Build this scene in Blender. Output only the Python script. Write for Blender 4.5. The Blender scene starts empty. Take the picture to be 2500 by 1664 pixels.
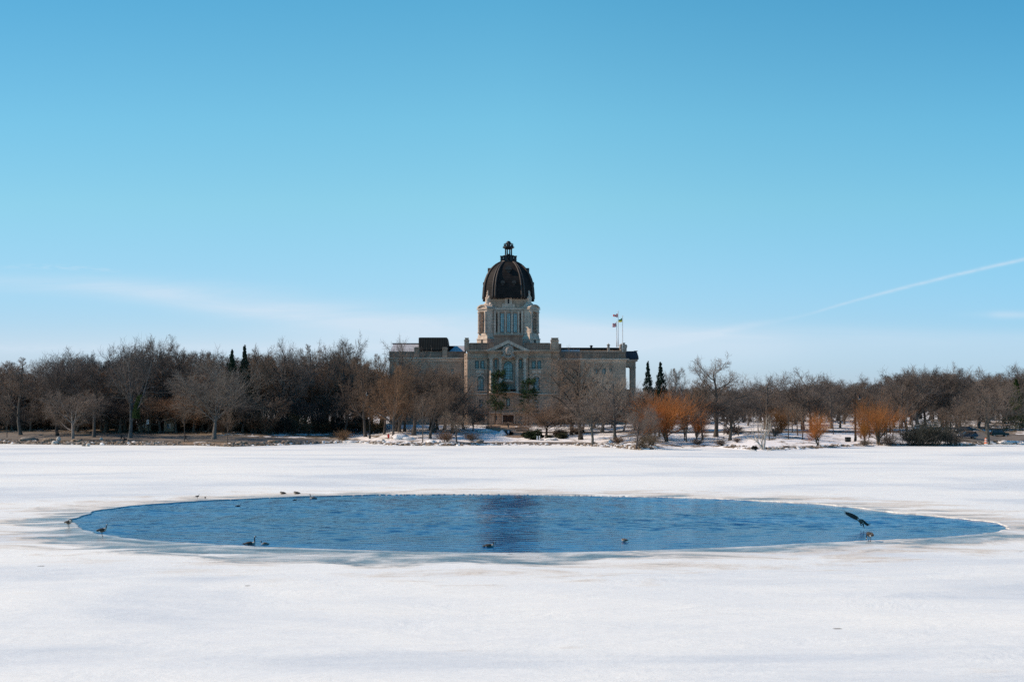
import bpy, bmesh, math, random
import numpy as np
from mathutils import Vector, noise as mnoise
rng = np.random.default_rng(7)
random.seed(7)
F, H, YH, CX = 3000.0, 8.7, 997.0, 1250.0      # focal length in photo pixels, eye height, horizon row, centre column
sc = bpy.context.scene
col = sc.collection
PI = math.pi

# ------------------------------------------------------------------ helpers
def X(px, D): return (px - CX) / F * D
def Z(py, D): return H - (py - YH) / F * D
def lakeD(py): return F * H / (py - YH)
def lp(px, py):
    D = lakeD(py); return X(px, D), D

def link(o, parent=None):
    col.objects.link(o)
    if parent is not None: o.parent = parent
    return o
def tag(o, label=None, cat=None, group=None, kind=None):
    if label: o['label'] = label
    if cat: o['category'] = cat
    if group: o['group'] = group
    if kind: o['kind'] = kind
    return o
def empty(name, loc=(0, 0, 0), rz=0.0):
    o = bpy.data.objects.new(name, None); o.empty_display_size = .3
    col.objects.link(o); o.location = loc; o.rotation_euler = (0, 0, rz); return o

def np_mesh(name, verts, faces, smooth=False, mats=(), mi=None):
    """verts (N,3) array, faces (M,k) array with fixed k"""
    me = bpy.data.meshes.new(name)
    v = np.asarray(verts, np.float32); f = np.asarray(faces, np.int32)
    me.vertices.add(len(v)); me.vertices.foreach_set('co', v.ravel())
    k = f.shape[1]
    me.loops.add(f.size); me.loops.foreach_set('vertex_index', f.ravel())
    me.polygons.add(len(f))
    me.polygons.foreach_set('loop_start', np.arange(0, f.size, k, dtype=np.int32))
    me.polygons.foreach_set('loop_total', np.full(len(f), k, np.int32))
    if smooth: me.polygons.foreach_set('use_smooth', np.ones(len(f), bool))
    for m in mats: me.materials.append(m)
    if mi is not None: me.polygons.foreach_set('material_index', np.asarray(mi, np.int32))
    me.update(calc_edges=True); me.validate()
    return me

class MB:
    """collects shapes into one mesh object"""
    def __init__(s): s.v = []; s.f = []; s.m = []; s.sm = []; s.pc = []
    def add(s, vs, fs, mi=0, smooth=False):
        b = len(s.v); s.pc.append((b, len(s.f))); s.v += [tuple(p) for p in vs]
        for f in fs: s.f.append([b + i for i in f]); s.m.append(mi); s.sm.append(smooth)
    def box(s, x0, x1, y0, y1, z0, z1, mi=0):
        if x0 > x1: x0, x1 = x1, x0
        if y0 > y1: y0, y1 = y1, y0
        if z0 > z1: z0, z1 = z1, z0
        v = [(x0,y0,z0),(x1,y0,z0),(x1,y1,z0),(x0,y1,z0),(x0,y0,z1),(x1,y0,z1),(x1,y1,z1),(x0,y1,z1)]
        s.add(v, [(0,3,2,1),(4,5,6,7),(0,1,5,4),(1,2,6,5),(2,3,7,6),(3,0,4,7)], mi)
    def frust(s, x0, x1, y0, y1, z0, z1, i0, i1=None, mi=0):
        """box whose top is inset by i0 in x and i1 in y"""
        if i1 is None: i1 = i0
        v = [(x0,y0,z0),(x1,y0,z0),(x1,y1,z0),(x0,y1,z0),(x0+i0,y0+i1,z1),(x1-i0,y0+i1,z1),(x1-i0,y1-i1,z1),(x0+i0,y1-i1,z1)]
        s.add(v, [(0,3,2,1),(4,5,6,7),(0,1,5,4),(1,2,6,5),(2,3,7,6),(3,0,4,7)], mi)
    def poly(s, pts, y0, y1, mi=0):
        """extrude a polygon given in (x,z), counter clockwise from the front, from y0 (front) to y1"""
        n = len(pts)
        v = [(x, y0, z) for x, z in pts] + [(x, y1, z) for x, z in pts]
        f = [tuple(range(n)), tuple(range(2*n-1, n-1, -1))]
        for i in range(n):
            j = (i+1) % n; f.append((j, i, i+n, j+n))
        s.add(v, f, mi)
    def prism(s, pts, z0, z1, mi=0):
        n = len(pts)
        v = [(x, y, z0) for x, y in pts] + [(x, y, z1) for x, y in pts]
        f = [tuple(range(n-1, -1, -1)), tuple(range(n, 2*n))]
        for i in range(n):
            j = (i+1) % n; f.append((i, j, j+n, i+n))
        s.add(v, f, mi)
    def lathe(s, cx, cy, prof, n=16, mi=0, a0=0.0, smooth=True, cap=True):
        b = []
        for r, z in prof:
            for i in range(n):
                a = a0 + 2*PI*i/n; b.append((cx + r*math.cos(a), cy + r*math.sin(a), z))
        f = []
        for k in range(len(prof)-1):
            for i in range(n):
                j = (i+1) % n; f.append((k*n+i, k*n+j, (k+1)*n+j, (k+1)*n+i))
        if cap:
            f.append(tuple(range(n-1, -1, -1))); f.append(tuple((len(prof)-1)*n+i for i in range(n)))
        s.add(b, f, mi, smooth)
    def loft(s, path, rad, n=10, mi=None, smooth=True, side=(0, 1, 0)):
        """tube along path; rad = (side radius, up radius); mi = per segment material"""
        P = [Vector(p) for p in path]; vs = []; S = Vector(side)
        for i, p in enumerate(P):
            t = (P[min(i+1, len(P)-1)] - P[max(i-1, 0)]).normalized()
            a = (S - t*S.dot(t))
            if a.length < 1e-3: a = t.orthogonal()
            a.normalize(); u = t.cross(a); r = rad[i]
            if not isinstance(r, (tuple, list)): r = (r, r)
            for k in range(n):
                c = 2*PI*k/n; vs.append(p + a*(r[0]*math.cos(c)) + u*(r[1]*math.sin(c)))
        b = len(s.v); s.v += [tuple(v) for v in vs]
        for i in range(len(P)-1):
            for k in range(n):
                j = (k+1) % n
                s.f.append([b+i*n+k, b+i*n+j, b+(i+1)*n+j, b+(i+1)*n+k]); s.m.append(mi[i] if mi else 0); s.sm.append(smooth)
        s.f.append([b+k for k in range(n-1, -1, -1)]); s.m.append(mi[0] if mi else 0); s.sm.append(False)
        s.f.append([b+(len(P)-1)*n+k for k in range(n)]); s.m.append(mi[-1] if mi else 0); s.sm.append(False)
    def bar(s, p0, p1, r, n=6, mi=0):
        s.loft([p0, p1], [r, r], n, [mi], True, side=(0.31, 0.9, 0.2))
    def build(s, name, mats, parent=None):
        me = bpy.data.meshes.new(name); me.from_pydata(s.v, [], s.f)
        if not isinstance(mats, (list, tuple)): mats = [mats]
        for m in mats: me.materials.append(m)
        me.polygons.foreach_set('material_index', s.m); me.polygons.foreach_set('use_smooth', s.sm)
        me.update()
        return link(bpy.data.objects.new(name, me), parent)

# ------------------------------------------------------------------ materials
def newmat(name):
    m = bpy.data.materials.new(name); m.use_nodes = True
    nt = m.node_tree; b = nt.nodes['Principled BSDF']; return m, nt, b
def N(nt, typ, **kw):
    n = nt.nodes.new(typ)
    for k, v in kw.items():
        if k.startswith('i_'): n.inputs[k[2:].replace('_', ' ')].default_value = v
        else: setattr(n, k, v)
    return n
def ramp(nt, src, stops, interp='LINEAR'):
    r = nt.nodes.new('ShaderNodeValToRGB'); r.color_ramp.interpolation = interp
    e = r.color_ramp.elements
    while len(e) < len(stops): e.new(.5)
    for i, (p, c) in enumerate(stops):
        e[i].position = p
        e[i].color = (c, c, c, 1) if isinstance(c, (int, float)) else (*c, 1)
    nt.links.new(src, r.inputs[0]); return r.outputs[0]
def mixc(nt, fac, a, b, mode='MIX'):
    m = nt.nodes.new('ShaderNodeMix'); m.data_type = 'RGBA'; m.blend_type = mode
    for sock, val in ((m.inputs[0], fac), (m.inputs[6], a), (m.inputs[7], b)):
        if isinstance(val, bpy.types.NodeSocket): nt.links.new(val, sock)
        elif isinstance(val, (int, float)): sock.default_value = val if sock.type == 'VALUE' else (val, val, val, 1)
        else: sock.default_value = (*val, 1)
    return m.outputs[2]
def math_(nt, op, a, b=None, c=None, clamp=False):
    m = nt.nodes.new('ShaderNodeMath'); m.operation = op; m.use_clamp = clamp
    for i, val in enumerate((a, b, c)):
        if val is None: continue
        if isinstance(val, bpy.types.NodeSocket): nt.links.new(val, m.inputs[i])
        else: m.inputs[i].default_value = val
    return m.outputs[0]
def coords(nt, scale=(1, 1, 1), loc=(0, 0, 0), kind='Object', geo=False):
    mp = nt.nodes.new('ShaderNodeMapping')
    mp.inputs['Scale'].default_value = scale; mp.inputs['Location'].default_value = loc
    if geo:
        g = nt.nodes.new('ShaderNodeNewGeometry'); nt.links.new(g.outputs['Position'], mp.inputs[0])
    else:
        t = nt.nodes.new('ShaderNodeTexCoord'); nt.links.new(t.outputs[kind], mp.inputs[0])
    return mp.outputs[0]
def nz(nt, vec, scale, detail=4, rough=.55, dist=0):
    n = nt.nodes.new('ShaderNodeTexNoise'); n.inputs['Scale'].default_value = scale
    n.inputs['Detail'].default_value = detail; n.inputs['Roughness'].default_value = rough
    n.inputs['Distortion'].default_value = dist
    nt.links.new(vec, n.inputs['Vector']); return n.outputs['Fac']
def bump(nt, b, h, strength=.3, dist=.05):
    n = nt.nodes.new('ShaderNodeBump'); n.inputs['Strength'].default_value = strength
    n.inputs['Distance'].default_value = dist
    nt.links.new(h, n.inputs['Height']); nt.links.new(n.outputs[0], b.inputs['Normal'])
def simple(name, c, rough=.6, metal=0, var=.25, scale=3, bmp=.2, spec=None, bd=.03):
    m, nt, b = newmat(name)
    v = coords(nt, geo=True); f = nz(nt, v, scale, 5)
    c = np.array(c); lo = tuple(c*(1-var)); hi = tuple(np.minimum(c*(1+var), 1))
    nt.links.new(ramp(nt, f, [(.3, lo), (.7, hi)]), b.inputs['Base Color'])
    b.inputs['Roughness'].default_value = rough; b.inputs['Metallic'].default_value = metal
    if spec is not None: b.inputs['Specular IOR Level'].default_value = spec
    if bmp: bump(nt, b, f, bmp, bd)
    return m

def stone_mat(name, base, course=.55, stain=1.0):
    m, nt, b = newmat(name)
    g = coords(nt, geo=True)
    sep = nt.nodes.new('ShaderNodeSeparateXYZ'); nt.links.new(g, sep.inputs[0])
    xy = math_(nt, 'ADD', sep.outputs[0], sep.outputs[1])
    cmb = nt.nodes.new('ShaderNodeCombineXYZ'); nt.links.new(xy, cmb.inputs[0]); nt.links.new(sep.outputs[2], cmb.inputs[1])
    br = N(nt, 'ShaderNodeTexBrick'); nt.links.new(cmb.outputs[0], br.inputs['Vector'])
    c = np.array(base)
    br.inputs['Color1'].default_value = (*(c*.86), 1); br.inputs['Color2'].default_value = (*(c*1.13), 1)
    br.inputs['Mortar'].default_value = (*(c*.55), 1)
    br.inputs['Scale'].default_value = 1; br.inputs['Mortar Size'].default_value = .035; br.inputs['Mortar Smooth'].default_value = .3
    br.inputs['Brick Width'].default_value = 1.5; br.inputs['Row Height'].default_value = course
    st = nz(nt, coords(nt, (1, 1, .35), geo=True), .55, 6, .65)
    s2 = ramp(nt, st, [(.34, (.5, .5, .5)), (.52, (.95, .95, .95)), (.75, (1.12, 1.09, 1.05))])
    cc = mixc(nt, .75*stain, br.outputs['Color'], s2, 'MULTIPLY')
    fine = nz(nt, g, 6, 5)
    cc = mixc(nt, .35, cc, ramp(nt, fine, [(.3, .7), (.7, 1.2)]), 'MULTIPLY')
    nt.links.new(cc, b.inputs['Base Color']); b.inputs['Roughness'].default_value = .9
    bump(nt, b, fine, .3, .04)
    return m

M = {}
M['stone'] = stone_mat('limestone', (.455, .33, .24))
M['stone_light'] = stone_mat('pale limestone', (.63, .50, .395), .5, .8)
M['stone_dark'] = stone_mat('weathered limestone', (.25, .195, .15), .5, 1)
M['carved'] = simple('carved stone', (.38, .30, .24), .9, var=.35, scale=2.2, bmp=.8, bd=.15)
M['frame'] = simple('dark window frame', (.012, .02, .026), .5, bmp=0)
def glass_mat(name, a, b_):
    m, nt, b = newmat(name)
    v = coords(nt, geo=True); f = nz(nt, v, 1.3, 3)
    nt.links.new(ramp(nt, f, [(.35, a), (.65, b_)]), b.inputs['Base Color'])
    b.inputs['Roughness'].default_value = .12; b.inputs['Specular IOR Level'].default_value = .9
    return m
M['pane'] = glass_mat('window glass', (.05, .10, .14), (.30, .42, .50))
M['lattice_pane'] = glass_mat('leaded glass', (.28, .38, .42), (.5, .6, .63))
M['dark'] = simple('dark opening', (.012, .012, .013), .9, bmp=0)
M['door'] = simple('varnished brown door', (.09, .035, .012), .5, var=.4)
def ribbed(name, c, rough, sc_, axis, metal=.0, depth=.05):
    m, nt, b = newmat(name)
    g = coords(nt, geo=True)
    w = N(nt, 'ShaderNodeTexWave'); w.wave_type = 'BANDS'; w.bands_direction = axis
    w.inputs['Scale'].default_value = sc_; w.inputs['Distortion'].default_value = 0
    nt.links.new(g, w.inputs['Vector'])
    f = nz(nt, g, .7, 5)
    c = np.array(c)
    cc = mixc(nt, .55, ramp(nt, f, [(.3, tuple(c*.6)), (.7, tuple(c*1.45))]), ramp(nt, w.outputs['Fac'], [(0, .35), (.35, 1.0), (1, 1.25)]), 'MULTIPLY')
    nt.links.new(cc, b.inputs['Base Color'])
    b.inputs['Roughness'].default_value = rough; b.inputs['Metallic'].default_value = metal; b.inputs['Specular IOR Level'].default_value = .15
    bump(nt, b, w.outputs['Fac'], .5, depth)
    return m
M['dome'] = ribbed('dark copper dome sheeting', (.017, .0145, .0135), .7, .55, 'Z', 0)
M['dome_rib'] = simple('dark copper ribs', (.045, .034, .028), .65, 0, var=.3, scale=1.5)
M['seam_roof'] = ribbed('dark standing seam roof', (.007, .011, .012), .75, .42, 'X', .1)
M['blue_roof'] = ribbed('blue grey roof', (.02, .035, .055), .5, .6, 'X', .1)
M['grey_roof'] = simple('pale grey roof membrane', (.42, .42, .44), .8, var=.15, scale=.8)
M['black_metal'] = simple('black painted metal', (.012, .014, .015), .45, .3, bmp=.05)
M['grey_metal'] = simple('galvanised metal', (.32, .34, .35), .45, .5, bmp=.05)
M['white_paint'] = simple('white paint', (.75, .75, .74), .5, var=.05)
M['bollard'] = simple('white painted post', (.78, .78, .76), .6, var=.08)

def bark_mat(name):
    m, nt, b = newmat(name)
    oi = nt.nodes.new('ShaderNodeObjectInfo')
    f = nz(nt, coords(nt, (1, 1, .3)), 5, 6, .65)
    c = mixc(nt, .8, oi.outputs['Color'], ramp(nt, f, [(.3, .45), (.7, 1.5)]), 'MULTIPLY')
    nt.links.new(c, b.inputs['Base Color']); b.inputs['Roughness'].default_value = .95
    b.inputs['Specular IOR Level'].default_value = .15
    bump(nt, b, f, .8, .05)
    return m
M['bark'] = bark_mat('bark')
def twig_mat(name, var=.5):
    m, nt, b = newmat(name)
    oi = nt.nodes.new('ShaderNodeObjectInfo')
    f = nz(nt, coords(nt), .45, 4, .6)
    c = mixc(nt, .85, oi.outputs['Color'], ramp(nt, f, [(.32, (1-var,)*3), (.68, (1+var, 1+var*.85, 1+var*.7))]), 'MULTIPLY')
    nt.links.new(c, b.inputs['Base Color']); b.inputs['Roughness'].default_value = .9
    b.inputs['Specular IOR Level'].default_value = .1
    return m
M['twig'] = twig_mat('twigs', .35)
M['needle'] = twig_mat('needles', .5)
M['leaf'] = twig_mat('dry leaves', .5)
M['rock'] = simple('shore rock', (.22, .19, .16), .95, var=.45, scale=1.6, bmp=.8, bd=.15)
M['rock_pale'] = simple('pale boulder', (.55, .51, .46), .95, var=.3, scale=2.5, bmp=.6, bd=.1)
M['snow_lump'] = simple('old snow', (.80, .78, .76), .8, var=.07, scale=1.5, bmp=.5, bd=.1)
def rub_mat():
    m, nt, b = newmat('rubble and dirty ice')
    oi = coords(nt, geo=True)
    f = nz(nt, oi, 1.1, 6, .7)
    nt.links.new(ramp(nt, f, [(.36, (.06, .045, .03)), (.50, (.22, .16, .11)), (.60, (.40, .32, .25)), (.70, (.70, .67, .64))]), b.inputs['Base Color'])
    b.inputs['Roughness'].default_value = .95; bump(nt, b, f, .8, .1); return m
M['rubble'] = rub_mat()
M['asphalt'] = simple('wet brown asphalt', (.15, .125, .10), .75, var=.35, scale=.5, bmp=.2)
M['paving'] = simple('tan paving', (.30, .21, .14), .8, var=.3, scale=.7, bmp=.2)

# ------------------------------------------------------------------ camera, sun, world
cam = bpy.data.cameras.new('camera'); co = bpy.data.objects.new('camera', cam); col.objects.link(co)
cam.sensor_width = 36; cam.lens = F/2500*36; cam.shift_y = (YH-832)/2500
co.location = (0, 0, H); co.rotation_euler = (PI/2, 0, 0)
cam.clip_start = .5; cam.clip_end = 9000
sc.camera = co
EL, AZ = math.radians(39), math.radians(4)       # the sun stands left, a touch behind the building line
sd = Vector((-math.cos(EL)*math.cos(AZ), math.cos(EL)*math.sin(AZ), math.sin(EL)))
sun = bpy.data.lights.new('sun', 'SUN'); so = bpy.data.objects.new('sun', sun); col.objects.link(so)
sun.energy = 4.85; sun.angle = math.radians(.53); sun.color = (1, .79, .61)
so.rotation_euler = (-sd).to_track_quat('-Z', 'Y').to_euler()
so.location = (-80, 40, 90)
w = bpy.data.worlds.new('World'); sc.world = w; w.use_nodes = True
nt = w.node_tree; bg = nt.nodes['Background']
sky = nt.nodes.new('ShaderNodeTexSky'); sky.sky_type = 'NISHITA'; sky.sun_disc = False
sky.sun_elevation = EL; sky.sun_rotation = math.atan2(sd.x, sd.y)
sky.altitude = 500; sky.air_density = 1.0; sky.dust_density = .6; sky.ozone_density = 2.0
tc = nt.nodes.new('ShaderNodeTexCoord'); sep = nt.nodes.new('ShaderNodeSeparateXYZ')
nt.links.new(tc.outputs['Generated'], sep.inputs[0])
dy = math_(nt, 'MAXIMUM', sep.outputs[1], .05)
U = math_(nt, 'DIVIDE', sep.outputs[0], dy); V = math_(nt, 'DIVIDE', sep.outputs[2], dy)
def pxu(p): return (p-CX)/F
def pyv(p): return (YH-p)/F
def fcurve(src, pts, lo, hi):
    """piecewise curve of (u, v) points"""
    mr = nt.nodes.new('ShaderNodeMapRange'); mr.inputs['From Min'].default_value = lo; mr.inputs['From Max'].default_value = hi
    nt.links.new(src, mr.inputs['Value'])
    fc = nt.nodes.new('ShaderNodeFloatCurve'); c = fc.mapping.curves[0]
    P = [((a-lo)/(hi-lo), b) for a, b in pts]
    while len(c.points) < len(P): c.points.new(.5, .5)
    for p, (a, b) in zip(c.points, P): p.location = (a, b)
    fc.mapping.update()
    nt.links.new(mr.outputs[0], fc.inputs['Value']); return fc.outputs[0]
def band(cpts, wpx, spts, lo, hi):
    """soft streak of cloud along a curve in the sky: centre curve, half widths, strength"""
    c = fcurve(U, [(pxu(a), pyv(b)*2) for a, b in cpts], pxu(lo), pxu(hi))
    wd = fcurve(U, [(pxu(a), b/200) for a, b in wpx], pxu(lo), pxu(hi))
    st = fcurve(U, [(pxu(a), b) for a, b in spts], pxu(lo), pxu(hi))
    d = math_(nt, 'SUBTRACT', math_(nt, 'MULTIPLY', V, 2.0), c)
    q = math_(nt, 'DIVIDE', d, math_(nt, 'MULTIPLY', wd, 2*200/F))
    g = math_(nt, 'POWER', 2.718, math_(nt, 'MULTIPLY', math_(nt, 'MULTIPLY', q, q), -1.0))
    return math_(nt, 'MULTIPLY', g, st)
cb = nt.nodes.new('ShaderNodeCombineXYZ'); nt.links.new(U, cb.inputs[0]); nt.links.new(V, cb.inputs[1])
mp = nt.nodes.new('ShaderNodeMapping'); mp.inputs['Scale'].default_value = (5, 45, 1); mp.inputs['Rotation'].default_value = (0, 0, .08)
nt.links.new(cb.outputs[0], mp.inputs[0])
st1 = ramp(nt, nz(nt, mp.outputs[0], 1.0, 6, .6, .6), [(.3, .25), (.62, 1.0)])
b1 = band([(-600, 672), (0, 688), (300, 705), (500, 728), (700, 760), (900, 790), (1250, 800), (1700, 815), (2600, 830)],
          [(-600, 30), (300, 26), (700, 42), (1250, 34), (2600, 20)],
          [(-600, .4), (0, .45), (300, .8), (700, 1.0), (1250, 1.0), (1700, .5), (2600, .2)], -600, 2600)
b1 = math_(nt, 'MULTIPLY', b1, st1)
b2 = band([(1500, 850), (1700, 822), (1800, 800), (1960, 770), (2050, 744), (2200, 704), (2350, 667), (2500, 633), (2700, 590)],
          [(1500, 13), (1800, 9), (1960, 4), (2200, 4.2), (2700, 5)],
          [(1500, .35), (1800, .35), (1930, .15), (2050, .45), (2300, .62), (2700, .6)], 1500, 2700)
mp2 = nt.nodes.new('ShaderNodeMapping'); mp2.inputs['Scale'].default_value = (90, 260, 1); nt.links.new(cb.outputs[0], mp2.inputs[0])
b2 = math_(nt, 'MULTIPLY', b2, ramp(nt, nz(nt, mp2.outputs[0], 1, 4), [(.3, .55), (.6, 1)]))
b3 = band([(2300, 768), (2450, 768), (2600, 770)], [(2300, 7), (2450, 9), (2600, 7)], [(2300, 0), (2400, .15), (2450, .5), (2510, .4), (2600, 0)], 2300, 2600)
b4 = band([(0, 652), (150, 652), (300, 662)], [(0, 5), (300, 5)], [(0, .05), (100, .35), (200, .4), (300, 0)], 0, 300)
mp3 = nt.nodes.new('ShaderNodeMapping'); mp3.inputs['Scale'].default_value = (60, 240, 1); mp3.inputs['Rotation'].default_value = (0, 0, .35); nt.links.new(cb.outputs[0], mp3.inputs[0])
b4 = math_(nt, 'MULTIPLY', b4, ramp(nt, nz(nt, mp3.outputs[0], 1, 4), [(.42, 0), (.6, 1)]))
b5 = band([(-600, 842), (600, 850), (1250, 850), (2600, 860)], [(-600, 45), (2600, 45)], [(-600, .3), (600, .5), (1400, .7), (1750, .7), (2100, .3), (2600, .3)], -600, 2600)
tot = math_(nt, 'ADD', math_(nt, 'ADD', b1, b2), math_(nt, 'ADD', b3, math_(nt, 'ADD', b4, b5)), clamp=True)
front = math_(nt, 'GREATER_THAN', sep.outputs[1], .1)
tot = math_(nt, 'MULTIPLY', math_(nt, 'MULTIPLY', tot, front), .82)
vm = nt.nodes.new('ShaderNodeMapRange'); vm.inputs['From Min'].default_value = 0; vm.inputs['From Max'].default_value = 1.0; nt.links.new(V, vm.inputs['Value'])
tr_ = ramp(nt, vm.outputs[0], [(0, (.50, .56, .85)), (.05, (.51, .60, .76)), (.166, (.52, .795, .73)), (.232, (.455, .835, .765)), (.33, (.33, .79, .765)), (.55, (.20, .66, .74)), (1, (.16, .60, .72))])
tint = mixc(nt, 1.0, sky.outputs[0], tr_, 'MULTIPLY'); tint = mixc(nt, 1.0, tint, (2.0, 2.0, 2.0), 'MULTIPLY')
um = nt.nodes.new('ShaderNodeMapRange'); um.inputs['From Min'].default_value = -.45; um.inputs['From Max'].default_value = .45; nt.links.new(U, um.inputs['Value'])
tint = mixc(nt, 1.0, tint, ramp(nt, um.outputs[0], [(0, (.80, .80, .84)), (.5, (1, 1, 1)), (1, (.76, .87, .95))]), 'MULTIPLY')
ck = mixc(nt, tot, tint, (6.3, 7.45, 8.6))
nt.links.new(ck, bg.inputs['Color']); bg.inputs['Strength'].default_value = .105
sc.view_settings.view_transform = 'Standard'; sc.view_settings.look = 'None'
sc.cycles.use_denoising = False
sc.view_settings.exposure = 0; sc.view_settings.gamma = 1

# ------------------------------------------------------------------ terrain
SH = [(-900, 1080), (0, 1083), (130, 1085), (300, 1086), (480, 1087), (560, 1090), (700, 1086), (860, 1080), (960, 1087), (1100, 1088),
      (1250, 1086), (1400, 1087), (1500, 1092), (1560, 1098), (1650, 1092), (1750, 1093), (1850, 1100), (1950, 1098), (2050, 1092),
      (2200, 1088), (2350, 1089), (2440, 1083), (2500, 1085), (3400, 1080)]
shx = np.array([a for a, b in SH], float); shd = np.array([lakeD(b) for a, b in SH])
def shoreD(px): return float(np.interp(px, shx, shd))
HT = [(-6, -.35), (-1, -.12), (0, 0), (2, .3), (8, .62), (20, 1.2), (45, 2.6), (80, 3.65), (130, 4.2), (400, 5), (3000, 9)]
htx = np.array([a for a, b in HT], float); hty = np.array([b for a, b in HT], float)
def ground(px, D):
    t = D - shoreD(px)
    z = float(np.interp(t, htx, hty))
    x = X(px, D)
    amp = .13 if t < 60 else .2
    if t > 0: z += amp*min(t/3, 1)*mnoise.noise(Vector((x*.35, D*.35, 0))) + .22*min(t/12, 1)*mnoise.noise(Vector((x*.06, D*.06, 3)))
    return z
def gD(px, py):
    """distance at which the land appears at photo row py"""
    sd_ = shoreD(px); best = None
    for D in np.arange(sd_+.2, sd_+140, .5):
        y = YH + (H-ground(px, D))/D*F
        if y <= py: return D
    return sd_+140
cols_ = np.arange(-900, 3401, 10.0)
ts = np.concatenate([np.arange(-6, 0, 1.5), np.arange(0, 14, .7), np.arange(14, 60, 1.6), np.arange(60, 150, 4), np.array([160, 180, 220, 300, 450, 700, 1100, 1800, 3000])])
vs = []; at_t = []; at_b = []
BARE = [(-900, .75), (500, .7), (820, .5), (930, .25), (1130, .2), (1200, .12), (1500, .2), (1560, .35), (1700, .06), (1850, .12), (1960, .3), (2080, .12), (2250, .25), (2400, .5), (3400, .5)]
bx_ = [a for a, b in BARE]; by_ = [b for a, b in BARE]
for t in ts:
    for p in cols_:
        D = shoreD(p) + t; vs.append((X(p, D), D, ground(p, D)))
        b = float(np.interp(p, bx_, by_))
        if 1 < t < 7: b = min(1, b+.28)
        at_t.append(t); at_b.append(b)
nC, nR = len(cols_), len(ts)
idx = np.arange(nC*nR).reshape(nR, nC)
fc = np.stack([idx[:-1, :-1], idx[:-1, 1:], idx[1:, 1:], idx[1:, :-1]], -1).reshape(-1, 4)
m, nt, b = newmat('snowy park ground')
g = coords(nt, geo=True)
a1 = nt.nodes.new('ShaderNodeAttribute'); a1.attribute_name = 'bare'
n1 = nz(nt, g, .22, 7, .68, .4); n2 = nz(nt, g, 1.4, 5, .6)
mask = math_(nt, 'ADD', math_(nt, 'SUBTRACT', n1, .62), math_(nt, 'MULTIPLY', a1.outputs['Fac'], .36))
mask = ramp(nt, mask, [(.0, 0), (.045, 1)])
soil = ramp(nt, n2, [(.3, (.055, .042, .028)), (.5, (.16, .115, .07)), (.72, (.28, .21, .14))])
snow = ramp(nt, n1, [(.3, (.80, .78, .77)), (.7, (.88, .85, .82))])
nt.links.new(mixc(nt, mask, snow, soil), b.inputs['Base Color']); b.inputs['Roughness'].default_value = .85
bump(nt, b, n2, .6, .12)
me = np_mesh('ground', vs, fc, True, [m])
a = me.attributes.new('bare', 'FLOAT', 'POINT'); a.data.foreach_set('value', np.array(at_b, np.float32))
tag(link(bpy.data.objects.new('ground', me)), kind='structure')

def strip(name, mat, pts, lift=.07, nrow=10, step=6):
    """a sheet of paving on the land: pts = (px, py far edge, py near edge)"""
    P = np.array(pts, float); xs = np.arange(P[0, 0], P[-1, 0]+.1, step); vs = []
    for p in xs:
        yt, yb = np.interp(p, P[:, 0], P[:, 1]), np.interp(p, P[:, 0], P[:, 2])
        d0, d1 = gD(p, yb), gD(p, yt)
        d0 += .8*mnoise.noise(Vector((p*.05, 0, 1))); d1 += .8*mnoise.noise(Vector((p*.05, 5, 1)))
        for k in range(nrow+1):
            D = d0 + (d1-d0)*k/nrow; q = p; vs.append((X(q, D), D, ground(q, D)+lift))
    n = nrow+1; idx = np.arange(len(vs)).reshape(-1, n)
    fc = np.stack([idx[:-1, :-1], idx[1:, :-1], idx[1:, 1:], idx[:-1, 1:]], -1).reshape(-1, 4)
    return tag(link(bpy.data.objects.new(name, np_mesh(name, vs, fc, True, [mat]))), kind='structure')
strip('road', M['asphalt'], [(-700, 1050, 1070), (0, 1053, 1072), (250, 1056, 1078), (480, 1062, 1078), (600, 1066, 1080), (760, 1070, 1080), (830, 1074, 1079)])
strip('path', M['paving'], [(-500, 1076, 1079), (350, 1079.5, 1084), (450, 1081, 1085), (560, 1083.5, 1086)], lift=.10, nrow=4)
strip('path', M['asphalt'], [(1110, 1080, 1082.5), (1250, 1079, 1083.5), (1400, 1079, 1084), (1452, 1081, 1085)], nrow=4)
strip('path', M['asphalt'], [(1310, 1054, 1057), (1500, 1053, 1057), (1700, 1053, 1057), (2000, 1052, 1056), (2200, 1052, 1056)], lift=.09, nrow=4)
strip('road', M['asphalt'], [(2230, 1056, 1070), (2330, 1056, 1074), (2400, 1056, 1081), (2440, 1057, 1078), (2500, 1062, 1080), (2900, 1066, 1078)], lift=.12)
strip('path', M['paving'], [(1190, 1038, 1042), (1222, 1037, 1055), (1236, 1037, 1066), (1262, 1037, 1069), (1275, 1040, 1068), (1284, 1052, 1066)], lift=.12, nrow=12, step=2)

# ------------------------------------------------------------------ lake ice with the pond hole
OUT = [(182, 1272), (192, 1262), (215, 1253), (255, 1243), (310, 1235), (400, 1228), (500, 1221.5), (600, 1217), (700, 1213), (800, 1210), (900, 1207.5), (1050, 1206),
       (1200, 1206), (1400, 1208), (1560, 1211), (1700, 1214.5), (1850, 1221), (2000, 1229), (2080, 1236), (2170, 1248), (2260, 1256), (2350, 1264), (2400, 1270),
       (2440, 1277), (2462, 1285), (2458, 1292), (2430, 1299), (2370, 1305), (2280, 1312), (2120, 1319), (1950, 1327), (1750, 1337), (1600, 1343), (1450, 1347), (1300, 1349),
       (1190, 1349), (1050, 1347), (900, 1343), (750, 1338), (620, 1333), (500, 1327), (400, 1321), (320, 1314), (250, 1304), (210, 1293), (190, 1283)]
W_ = [lp(a, b) for a, b in OUT]
cx0 = sum(p[0] for p in W_)/len(W_); cy0 = 100.0; cx0 = 1.5
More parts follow.
